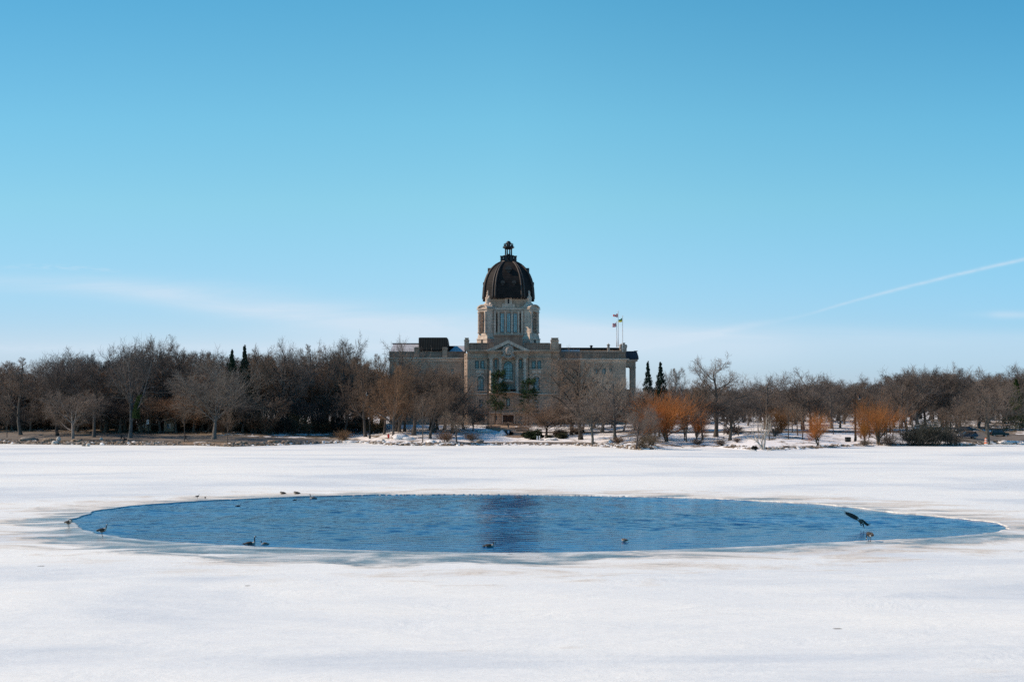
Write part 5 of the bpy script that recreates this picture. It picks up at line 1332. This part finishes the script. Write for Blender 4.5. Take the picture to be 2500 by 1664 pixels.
# orange drum
M['orange'] = simple('orange plastic', (.75, .13, .015), .5, var=.1, bmp=0)
D_ = gD(2407, 1083); z = ground(2407, D_); t = empty('traffic_drum', (X(2407, D_), D_, z)); tag(t, 'orange and white banded traffic drum before the forked trunk', 'traffic drum'); s_ = 15*D_/F
q = MB(); q.lathe(0, 0, [(.42, 0), (.42, .1), (.33, .12), (.33, s_*.28)], 16); q.build('base', M['orange'], t)
q = MB()
for i, (a, b2_) in enumerate(((.28, .46), (.46, .62), (.62, .8), (.8, .95))): q.lathe(0, 0, [(.32-.02*i, s_*a), (.305-.02*i, s_*b2_)], 16, mi=(i+1) % 2)
q.build('drum', [M['orange'], M['white_paint']], t)
q = MB(); q.bar((-.1, 0, s_*.95), (-.1, 0, s_*1.02), .03); q.bar((.1, 0, s_*.95), (.1, 0, s_*1.02), .03); q.bar((-.1, 0, s_*1.02), (.1, 0, s_*1.02), .03); q.build('handle', M['black_metal'], t)
# white posts, bench, blue sign, fountain
D_ = gD(1314, 1074); z = ground(1314, D_)
for dx_, lab in ((-.26, 'left white post of the pair before the round headed tree'), (.32, 'right white post of the pair before the round headed tree')):
    q = MB(); q.frust(-.14, .14, -.14, .14, -.1, .95, .01); q.frust(-.17, .17, -.17, .17, .95, 1.08, .06); o = q.build('post', M['bollard']); o.location = (X(1314, D_)+dx_, D_, z); tag(o, lab, 'post', 'white posts')
D_ = gD(1760, 1074); z = ground(1760, D_); t = empty('park_bench', (X(1760, D_), D_, z)); tag(t, 'low blue bench in the snow under the tallest right tree', 'bench')
bl = simple('faded blue paint', (.08, .22, .38), .6, var=.15)
q = MB(); [q.box(-.85, .85, -.22+i*.15, -.10+i*.15, .42, .46) for i in range(3)]; q.build('seat', bl, t)
q = MB(); [q.box(-.85, .85, .26, .29, .56+i*.14, .66+i*.14) for i in range(2)]; q.build('backrest', bl, t)
for sx in (-.7, .7): q = MB(); q.box(sx-.04, sx+.04, -.2, .26, 0, .42); q.box(sx-.04, sx+.04, .22, .26, .42, .85); q.build('leg', M['black_metal'], t)
D_ = gD(1241, 1064); z = ground(1241, D_); t = empty('park_sign', (X(1241, D_), D_, z)); tag(t, 'small blue sign on a post above the round dark shrub', 'sign')
q = MB(); q.lathe(0, 0, [(.05, 0), (.05, Z(1050, D_)-z)], 8); q.build('post', M['grey_metal'], t)
q = MB(); q.box(-.3, .3, -.09, -.06, Z(1057, D_)-z, Z(1050, D_)-z); q.box(-.1, .1, -.1, -.09, Z(1055.5, D_)-z, Z(1051.6, D_)-z, 1); q.build('board', [bl, M['white_paint']], t)
D_ = gD(1241, 1047); z = ground(1241, D_); hh = Z(1031, D_)-z; t = empty('fountain', (X(1241, D_), D_, z)); tag(t, 'stone pedestal fountain with a wide bowl on the paved terrace', 'fountain')
q = MB(); q.lathe(0, 0, [(.5, -.1), (.5, .2), (.28, .35), (.22, hh*.5), (.3, hh*.75)], 14); q.build('pedestal', M['stone'], t)
q = MB(); q.lathe(0, 0, [(.3, hh*.75), (1.0, hh*.85), (1.3, hh*.95), (1.35, hh), (1.2, hh), (.9, hh*.92), (.2, hh*.9), (.12, hh*1.1)], 20); q.build('bowl', M['stone'], t)
q = MB(); q.lathe(0, 0, [(2.6, -.1), (2.6, .4), (2.4, .42), (2.3, .2), (.2, .15)], 24); q.build('basin', M['stone'], t)
# stone steps to the door
q = MB()
for i in range(6): q.box(-3.2-.25*i, 3.2+.25*i, 374.2-1.0-.6*i-.6, 374.2-1.0-.6*i, 3.2, Z(1034.5, 374)+.15-.13*i)
o = q.build('door_steps', M['paving']); o.location.x = X(1241, 374); tag(o, 'wide tan stone steps in front of the building door', 'steps')
for i, (pa, pb, py) in enumerate(((1186, 1222, 1043), (1186, 1222, 1048), (1258, 1292, 1046), (1260, 1292, 1052))):
    D_ = gD((pa+pb)/2, py+2); z = ground((pa+pb)/2, D_); w2 = (pb-pa)/2*D_/F
    q = MB(); q.box(-w2, w2, 0, .5, -.3, .55); q.box(-w2-.1, w2+.1, -.08, .58, .55, .7); o = q.build('terrace_wall', M['stone']); o.location = (X((pa+pb)/2, D_), D_, z)
    tag(o, ['low terrace wall left of the fountain, upper one', 'low terrace wall left of the fountain, lower one', 'low terrace wall right of the fountain, upper one', 'low terrace wall right of the fountain, lower one'][i], 'wall', 'terrace walls')
# low snow roofed houses seen through the left wood
for px, t_, w_, lab in ((353, 992, 30, 'small house with a white snowy roof seen through the wood beside the lamp'), (412, 998, 24, 'second small house with a snowy roof, right of the lamp, seen through the wood')):
    D_ = shoreD(px)+44; z = ground(px, D_); w2 = w_*D_/F/2; zt_ = Z(t_, D_); ze = Z(t_+13, D_)
    t = empty('small_house', (X(px, D_), D_, z)); tag(t, lab, 'house')
    q = MB(); q.box(-w2, w2, 0, 5, -.5, ze-z); q.build('wall', M['stone'], t)
    q = MB(); q.poly([(-w2-.3, ze-z), (w2+.3, ze-z), (0, zt_-z)], -.4, 5.4); q.build('roof', SN, t)
    q = MB(); q.box(-.5, .5, -.05, -.004, .9, 2.1); q.build('window', M['pane'], t)

# ------------------------------------------------------------------ cars
def car(px, base, length, height, yaw, paint, label, D=None, van=False):
    D_ = D or gD(px, base); z = ground(px, D_)+.14; t = empty('parked_car', (X(px, D_), D_, z), yaw); tag(t, label, 'car', 'parked cars')
    l = length/2; h = height; w2 = .92
    low = [(-l, .45), (-l+.05, .72), (-l+.15, .92), (-l+1.15, 1.02), (l-.25, 1.08), (l-.05, .95), (l, .6), (l-.03, .35), (-l+.05, .32)]
    def shell(mb, pts, wa, wb, mi=0):
        n = len(pts); zc = [p[1] for p in pts]; z0, z1 = min(zc), max(zc); vs = []
        for s in (-1, 1):
            for x, zz in pts: vs.append((x, s*(wa+(wb-wa)*((zz-z0)/(z1-z0))), zz))
        f = [tuple(range(n)), tuple(range(2*n-1, n-1, -1))]
        for i in range(n): j = (i+1) % n; f.append((j, i, i+n, j+n))
        mb.add(vs, f, mi)
    q = MB(); shell(q, low[::-1], w2, w2*.94); shell(q, [(-l+1.85, h-.05), (-l+2.1, h), (l-.85, h-.02), (l-.55, h-.12), (l-.58, h-.17), (-l+1.8, h-.13)], w2*.74, w2*.70)
    for a in ((-l+1.18, 1.02, -l+1.83, h-.1), (-l+2.9, 1.04, -l+2.9, h-.1), (l-.28, 1.05, l-.58, h-.14)):
        for s in (-1, 1): q.bar((a[0], s*w2*.93, a[1]), (a[2], s*w2*.74, a[3]), .05, 4)
    q.build('body', paint, t)
    q = MB(); shell(q, [(-l+1.2, 1.0), (l-.3, 1.0), (l-.6, h-.14), (-l+1.85, h-.12)], w2*.92, w2*.72); q.build('windows', M['car_glass'], t)
    for x in (-l+.85, l-.85):
        for s in (-1, 1):
            q = MB(); q.loft([(x, s*(w2-.22), .2), (x, s*(w2+.01), .2)], [.35, .35], 18, side=(1, 0, 0)); wv = q.build('wheel', M['tyre'], t)
            q = MB(); q.loft([(x, s*(w2-.2), .2), (x, s*(w2+.03), .2)], [.2, .2], 12, side=(1, 0, 0)); q.build('rim', M['grey_metal'], wv)
    for s in (-1, 1):
        q = MB(); q.box(-l-.01, -l+.16, s*.55-.16, s*.55+.16, .70, .84); q.build('headlight', M['white_paint'], t)
        q = MB(); q.box(l-.1, l+.012, s*.72-.12, s*.72+.12, .75, .95); q.build('tail_light', M['tail'], t)
    return t
M['car_glass'] = simple('car glass', (.02, .03, .035), .08, var=0, bmp=0, spec=.9); M['tyre'] = simple('rubber', (.015, .015, .015), .8, bmp=0); M['tail'] = simple('red lamp', (.3, .01, .01), .3, bmp=0)
car(2362, 1070, 4.7, 1.75, .12, simple('dark blue car paint', (.012, .04, .085), .3, .3, var=.05, bmp=0), 'dark blue car facing left behind the thicket')
car(2440, 1066, 4.6, 1.75, PI-.1, simple('black green car paint', (.008, .018, .02), .3, .3, var=.05, bmp=0), 'blackish car facing right near the right edge')
car(2352, 1058, 4.6, 1.7, .1, simple('black car paint', (.01, .012, .018), .3, .3, var=.05, bmp=0), 'black car partly hidden behind the dark blue car')
car(2243, 1052, 4.6, 1.6, .3, simple('white car paint', (.6, .62, .65), .3, .1, var=.05, bmp=0), 'white car glimpsed above the grey green thicket')

# ------------------------------------------------------------------ people
def person(px, base, hh, face, pose, mats_, label):
    D_ = gD(px, base); z = ground(px, D_)
    t = empty('person', (X(px, D_), D_, z), face); tag(t, label, 'person'); t.scale = (hh/1.75,)*3
    lean, sw, asw = pose   # forward lean, leg swing, arm pose
    V_ = []; E_ = []; R_ = []
    def v(p, r, par=None):
        V_.append(Vector(p)); R_.append(r)
        if par is not None: E_.append((par, len(V_)-1))
        return len(V_)-1
    pel = v((0, 0, .95), .14); ab = v((lean*.12, 0, 1.1), .135, pel); ch = v((lean*.3, 0, 1.32), .16, ab); nk = v((lean*.42, 0, 1.49), .06, ch); hd = v((lean*.5, 0, 1.60), .085, nk); cr = v((lean*.52, 0, 1.69), .075, hd)
    v((lean*.5+.10, 0, 1.60), .018, hd)
    for s in (-1, 1):
        f = sw*s
        hp = v((0, s*.09, .9), .11, pel); kn = v((f*.28+.04, s*.10, .50+abs(f)*.03), .07, hp); an = v((f*.62-(.22 if f < 0 else 0), s*.10, .09+(.12 if f < 0 else 0)), .045, kn); v((f*.62+.14-(.22 if f < 0 else 0), s*.11, .04+(.08 if f < 0 else 0)), .04, an)
        sh_ = v((lean*.3, s*.19, 1.40), .07, ch)
        if asw == 'push': el = v((.14+lean*.2, s*.24, 1.14), .05, sh_); ha = v((.42, s*.22, 1.05), .035, el); dr = Vector((1, 0, -.2))
        elif asw == 'run': el = v((lean*.2-f*.22, s*.25, 1.16), .05, sh_); ha = v((lean*.2-f*.22+.22, s*.22, 1.22), .035, el); dr = Vector((.8, 0, .4))
        else: el = v((-.03, s*.27, 1.12), .055, sh_); ha = v((.05, s*.26, .86), .038, el); dr = Vector((.1, 0, -1))
        dr.normalize(); side = Vector((0, 1, 0))
        for kf, L_f in ((-1.5, .075), (-.5, .085), (.5, .09), (1.5, .08)):
            a = v(V_[ha]+dr*.06+side*kf*.018, .009, ha); v(V_[a]+dr*L_f*.6+Vector((.01, 0, -.01)), .008, a)
        a = v(V_[ha]+side*.035*-s+dr*.02, .011, ha); v(V_[a]+dr*.035+side*-s*.012, .009, a)
    me = bpy.data.meshes.new('body'); me.from_pydata([tuple(p) for p in V_], E_, []); ob = bpy.data.objects.new('body', me); col.objects.link(ob)
    md = ob.modifiers.new('s', 'SKIN'); 
    for i, sv in enumerate(me.skin_vertices[0].data): sv.radius = (R_[i], R_[i])
    me.skin_vertices[0].data[0].use_root = True
    m2 = ob.modifiers.new('u', 'SUBSURF'); m2.levels = 1; m2.render_levels = 1
    dg = bpy.context.evaluated_depsgraph_get(); nm = bpy.data.meshes.new_from_object(ob.evaluated_get(dg)); bpy.data.objects.remove(ob)
    for m_ in mats_[:4]: nm.materials.append(m_)
    for p in nm.polygons:
        c = p.center; p.use_smooth = True
        hand = min((c-V_[k]).length for k in range(len(V_)) if R_[k] < .012) < .05
        p.material_index = 3 if (c.z > 1.50 or hand) else (2 if c.z < .08 else (0 if c.z > .84 else 1))
    body = bpy.data.objects.new('body', nm); link(body, t)
    h = MB(); hc = Vector((lean*.5-.015, 0, 1.65)); lump(h, hc.x, hc.y, hc.z, .105, .095, .10, 1, 8, 0, .05); h.build('hair', mats_[4], t)
    c = MB(); c.loft([(lean*.36, 0, 1.46), (lean*.3, 0, 1.38), (lean*.2, 0, 1.15), (0, 0, .92), (0, 0, mats_[5])], [(.10, .09), (.21, .14), (.19, .15), (.20, .16), (.22, .18)], 14, side=(0, 1, 0)); c.build('coat', mats_[0], t)
    for s in (-1, 1):
        e = MB(); lump(e, lean*.5+.082, s*.032, 1.61, .008, .012, .009, 1, 4, 0, 0); e.build('eye', M['black_metal'], t)
    return t, z, D_
skin_ = simple('skin', (.45, .26, .19), .6, var=.05, bmp=0); dk = simple('black cloth', (.012, .013, .016), .9, bmp=0); redc = simple('red coat cloth', (.65, .018, .01), .8, var=.1, bmp=0); hair_ = simple('dark hair', (.03, .02, .015), .7, bmp=0); navy = simple('charcoal cloth', (.02, .022, .03), .9, bmp=0)
t, z, D_ = person(296, 1076, 1.8, .0, (.10, .35, 'push'), (dk, navy, dk, skin_, hair_, .72), 'person in dark clothes pushing a pram on the left road')
t = empty('pram', (X(296, D_)+.95, D_, z)); tag(t, 'dark pram pushed by the person on the left road', 'pram')
q = MB(); q.loft([(-.35, 0, .55), (-.1, 0, .42), (.25, 0, .46), (.42, 0, .62)], [(.2, .1), (.24, .16), (.24, .16), (.2, .08)], 10); q.build('seat', dk, t)
q = MB(); q.loft([(-.3, 0, .62), (-.18, 0, .84), (.05, 0, .9)], [(.2, .08), (.23, .12), (.22, .05)], 10); q.build('hood', navy, t)
q = MB()
for s in (-.22, .22): q.bar((-.5, s, 1.04), (.3, s, .15), .018); q.bar((-.3, s, .15), (.1, s, .5), .018)
q.bar((-.5, -.22, 1.04), (-.5, .22, 1.04), .018); q.build('frame', M['black_metal'], t)
for x in (-.3, .32):
    for s in (-.25, .25): q = MB(); q.loft([(x, s-.025, .14), (x, s+.025, .14)], [.14, .14], 14, side=(1, 0, 0)); q.build('wheel', M['tyre'], t)
person(453.5, 1077, 1.8, PI, (.22, .62, 'run'), (dk, dk, dk, skin_, hair_, .80), 'runner in black behind the thin sapling on the left road')
person(948.5, 1074, 1.72, PI/2+.4, (.0, .12, 'stand'), (redc, navy, dk, skin_, hair_, .55), 'person in a bright red coat by the centre left trees')

# ------------------------------------------------------------------ geese
gbrown = simple('brown feathers', (.13, .10, .075), .85, var=.45, scale=25, bmp=0); gdark = simple('dark wing feathers', (.05, .042, .034), .85, var=.5, scale=22, bmp=0); gblack = simple('black feathers', (.008, .008, .01), .6, bmp=0)
gwhite = simple('white feathers', (.65, .63, .6), .8, var=.1, bmp=0); gtan = simple('pale breast feathers', (.46, .40, .33), .85, var=.25, scale=25, bmp=0); ggreen = simple('mallard head', (.01, .04, .03), .4, bmp=0)
GM = [gbrown, gblack, gwhite, gtan, gdark]
#  pose: list of (x, z, side radius, up radius, material of the segment that starts here)
STAND = [(-.44, .40, .03, .012, 1), (-.36, .41, .06, .025, 1), (-.27, .42, .09, .07, 2), (-.16, .43, .13, .115, 0), (0, .46, .155, .145, 0), (.13, .50, .14, .135, 3), (.21, .56, .10, .10, 3), (.255, .63, .05, .055, 1), (.265, .71, .035, .037, 1), (.265, .79, .033, .035, 1), (.275, .84, .036, .04, 2), (.31, .865, .04, .042, 1), (.355, .86, .028, .026, 1), (.40, .85, .018, .012, 1), (.42, .847, .008, .005, 1)]
SWIM = [(-.46, .11, .03, .012, 1), (-.38, .10, .06, .03, 1), (-.28, .07, .10, .07, 2), (-.15, .06, .15, .11, 0), (.02, .06, .175, .13, 0), (.18, .07, .15, .12, 3), (.27, .13, .08, .09, 3), (.295, .22, .042, .045, 1), (.29, .33, .034, .035, 1), (.285, .44, .032, .034, 1), (.295, .50, .036, .04, 2), (.33, .525, .04, .04, 1), (.38, .515, .028, .025, 1), (.43, .50, .014, .01, 1)]
BENT = [p for p in SWIM[:7]] + [(.30, .19, .042, .045, 1), (.285, .27, .036, .036, 1), (.31, .335, .035, .036, 1), (.36, .345, .038, .04, 2), (.40, .32, .038, .038, 1), (.43, .27, .026, .024, 1), (.45, .22, .012, .01, 1)]
REST = [(-.42, .10, .03, .015, 1), (-.32, .11, .07, .04, 1), (-.2, .12, .13, .09, 0), (-.02, .13, .18, .13, 0), (.14, .14, .165, .13, 3), (.25, .17, .10, .11, 3), (.28, .24, .05, .06, 1), (.24, .30, .036, .038, 1), (.17, .315, .036, .04, 2), (.11, .30, .034, .035, 1), (.06, .28, .016, .014, 1)]
PREEN = [p for p in STAND[:7]] + [(.25, .63, .055, .06, 1), (.20, .70, .038, .04, 1), (.11, .725, .036, .038, 1), (.03, .69, .036, .04, 2), (-.02, .64, .038, .038, 1), (-.05, .59, .026, .024, 1), (-.07, .55, .012, .01, 1)]
DOWN = [p for p in STAND[:6]] + [(.22, .50, .10, .09, 3), (.27, .44, .05, .055, 1), (.30, .36, .036, .037, 1), (.30, .27, .033, .035, 1), (.31, .20, .036, .04, 2), (.33, .15, .036, .036, 1), (.345, .09, .02, .02, 1), (.35, .05, .01, .008, 1)]
def bird(px, py, pose, face, scale, label, kind='goose', legs=False, D=None, z=None, pal=GM, grp='geese around the pond', wings=True, floatz=-.07):
    D_ = D or lakeD(py + (1 if not legs else 0)); t = empty(kind, (X(px, D_), D_, (0 if legs or z == 0 else floatz) if z is None else z), face); tag(t, label, kind, grp); t.scale = (scale*1.08,)*3
    q = MB(); q.loft([(p[0], 0, p[1]) for p in pose], [(p[2], p[3]) for p in pose], 12, [p[4] for p in pose]); q.build('body', pal, t)
    bz = pose[4][1]
    if wings:
        for s in (-1, 1):
            w_ = MB(); w_.loft([(.17, s*.10, bz+.05), (.06, s*.135, bz+.06), (-.14, s*.125, bz+.05), (-.32, s*.06, bz+.02), (-.45, s*.02, bz+.0)], [(.02, .05), (.035, .10), (.035, .085), (.025, .05), (.008, .015)], 8); w_.build('wing', pal[4], t)
    if legs:
        for s in (-1, 1):
            l_ = MB(); l_.loft([(-.02, s*.07, bz-.08), (-.03, s*.07, .2), (0, s*.07, .02)], [.028, .016, .014], 7)
            l_.poly([(-.02, 0), (.10, 0), (0, .025)], s*.07-.035, s*.07+.035); l_.build('leg', gblack, t)
    hx = next((p for p in pose if p[4] == 2 and p[2] < .05), None)
    if hx:
        for s in (-1, 1): e = MB(); lump(e, hx[0]+.045, s*.033, hx[1]+.02, .008, .006, .008, 1, 4, 0, 0); e.build('eye', gblack, t)
    return t
R180 = PI
bird(168, 1288, PREEN, -.25, .82, 'goose standing at the left tip of the pond, preening its back', legs=True)
bird(250, 1309, STAND, .28, .86, 'goose standing upright on the ice near the left end of the pond', legs=True)
DUCK = [gdark, ggreen, gwhite, gbrown, gdark]
bird(482, 1217, STAND, .1, .48, 'small duck standing on the ice above the pond, head up', 'duck', True, pal=DUCK, grp='ducks around the pond')
bird(501, 1217, [(a, b-.27, c*1.2, d*1.25, e) for a, b, c, d, e in REST] if 0 else [(a, b+.12, c, d, e) for a, b, c, d, e in REST], PI/2, .42, 'small round duck on the ice, head tucked, right of the upright duck', 'duck', True, pal=DUCK, grp='ducks around the pond')
bird(690, 1205, REST, PI-.1, .80, 'goose resting on the ice beyond the pond, left one of two', z=0.0)
bird(724, 1205, REST, PI+.1, .84, 'goose resting on the ice beyond the pond, right one of two', z=0.0)
bird(720, 1218, BENT, .3, .46, 'brown duck at the far pond edge below the resting geese', 'duck', False, grp='ducks around the pond')
bird(764, 1215.5, SWIM, PI, .80, 'light brown goose floating at the far pond edge, facing left', D=lakeD(1215.5), pal=[gtan, gblack, gwhite, gtan, gbrown])
bird(581, 1233, BENT, .1, .56, 'dark duck swimming right near the far left water', 'duck', False, pal=DUCK, grp='ducks around the pond')
bird(610, 1326, SWIM, .15, .95, 'dark goose swimming with a tall straight neck near the near edge')
bird(646, 1325, BENT, PI+.2, .62, 'pale brown goose with curved neck swimming right behind the tall necked one', pal=[gtan, gblack, gwhite, gwhite, gbrown])
bird(1194, 1331, BENT, -.05, .86, 'goose swimming right with bent neck in the dome reflection')
bird(1524, 1318, [(a*.75, b, c, d, e) for a, b, c, d, e in REST], PI-.3, .62, 'brown bird asleep on the water, head tucked, right of the reflection', 'duck', False, pal=[gtan, gbrown, gwhite, gtan, gbrown], grp='ducks around the pond')
bird(2123, 1321, DOWN, PI/2+.35, .92, 'brown goose on the near ice edge seen from behind, head down', legs=True, pal=[gdark, gblack, gwhite, gdark, gdark])
# landing goose
D_ = 89.0
LAND = [(-.36, .26, .03, .015, 1), (-.28, .22, .08, .04, 2), (-.16, .14, .13, .11, 0), (.0, .02, .15, .14, 0), (.12, -.10, .12, .12, 3), (.19, -.20, .06, .07, 1), (.22, -.30, .036, .04, 1), (.235, -.38, .034, .036, 1), (.25, -.43, .038, .04, 2), (.27, -.47, .034, .036, 1), (.29, -.52, .012, .012, 1)]
t = empty('goose', (X(2101, D_), D_, Z(1272, D_)), .06); tag(t, 'goose landing over the pond with both wings spread wide', 'goose', 'geese around the pond'); t.scale = (.95,)*3
q = MB(); q.loft([(p[0], 0, p[1]) for p in LAND], [(p[2], p[3]) for p in LAND], 12, [p[4] for p in LAND]); q.build('body', GM, t)
def wing(pts_c, chord, n=14):
    """wing from root to tip: centre line points and chord vectors, feathered trailing edge and splayed tip"""
    q = MB(); P = [Vector(p) for p in pts_c]; m = len(P)
    for i in range(m-1):
        a, b2_ = P[i], P[i+1]; c0, c1 = chord[i], chord[i+1]
        up = Vector((0, .03, .02))
        v = [a+Vector(c0)*.35+up*.5, b2_+Vector(c1)*.35+up*.5, b2_-Vector(c1)*.65, a-Vector(c0)*.65]
        q.add([tuple(x+Vector((0, .012, 0))) for x in v]+[tuple(x-Vector((0, .012, 0))) for x in v], [(0, 1, 2, 3), (7, 6, 5, 4), (0, 4, 5, 1), (1, 5, 6, 2), (2, 6, 7, 3), (3, 7, 4, 0)], 0, False)
    d = (P[-1]-P[-2]).normalized(); c = Vector(chord[-1])
    for k in range(6):
        s = P[-1]+c*(.33-.18*k); e = s+d*(.26-.02*k)+c*(.5-.2*k); q.loft([s-d*.04, (s+e)/2, e], [(.022, .01), (.02, .007), (.005, .003)], 5)
    for k in range(n):
        f = (k+.5)/n; i = min(int(f*(m-1)), m-2); g_ = f*(m-1)-i; p = P[i].lerp(P[i+1], g_); cc = Vector(chord[i]).lerp(Vector(chord[i+1]), g_)
        q.loft([p-cc*.55, p-cc*.8+d*.03, p-cc*(1.0)+d*.07], [(.045, .01), (.04, .007), (.01, .003)], 5)
    return q
wing([(-.16, -.06, .20), (-.42, -.10, .36), (-.72, -.13, .50), (-1.02, -.15, .62), (-1.2, -.16, .70)], [(.05, 0, .20), (.08, 0, .30), (.09, 0, .30), (.08, 0, .22), (.05, 0, .13)]).build('wing', gdark, t)
wing([(.06, .05, .12), (.25, .12, .04), (.45, .2, -.12), (.62, .26, -.24), (.72, .3, -.25)], [(.06, .0, .16), (.06, .0, .18), (.06, 0, .18), (.05, 0, .15), (.02, 0, .10)]).build('wing', gdark, t)
q = MB(); q.loft([(-.40, -.05, .32), (-.46, 0, .30), (-.40, .05, .32)], [(.05, .01)]*3, 6); q.build('tail', gblack, t)
for s in (-1, 1): l_ = MB(); l_.loft([(-.02, s*.07, -.05), (-.0, s*.08, -.26), (.08, s*.08, -.32)], [.025, .016, .03], 6); l_.build('leg', gblack, t)
# fallen branches at the foot of the bleached tree
for i, (px, py, ln_, a_) in enumerate(((1905, 1094, 3.6, .3), (1925, 1092, 2.4, 2.4), (1872, 1100.5, 4.5, .05), (1848, 1101.5, 2.2, 2.9))):
    D_ = lakeD(py) if py > 1096 else max(gD(px, py), shoreD(px)); z = ground(px, D_) if py <= 1096 else .05
    q = MB(); q.loft([(0, 0, .1), (ln_*.35, .1, .28), (ln_*.7, .0, .22), (ln_, .2, .35)], [.12 if i > 1 else .07, .1 if i > 1 else .05, .05, .02], 6); q.loft([(ln_*.4, .1, .26), (ln_*.55, .2, .6), (ln_*.7, .2, .75)], [.04, .03, .012], 5)
    o = q.build('fallen_branch', M['rock_pale'] if i > 1 else M['bark']); o.color = (.12, .1, .09, 1); o.location = (X(px, D_), D_, z); o.rotation_euler.z = a_
    tag(o, ['dark fallen branch on the snow right of the bleached tree', 'shorter dark fallen branch beside the first', 'pale root log stretched at the foot of the bleached tree', 'pale root stub left of the bleached tree foot'][i], 'branch', 'fallen branches')
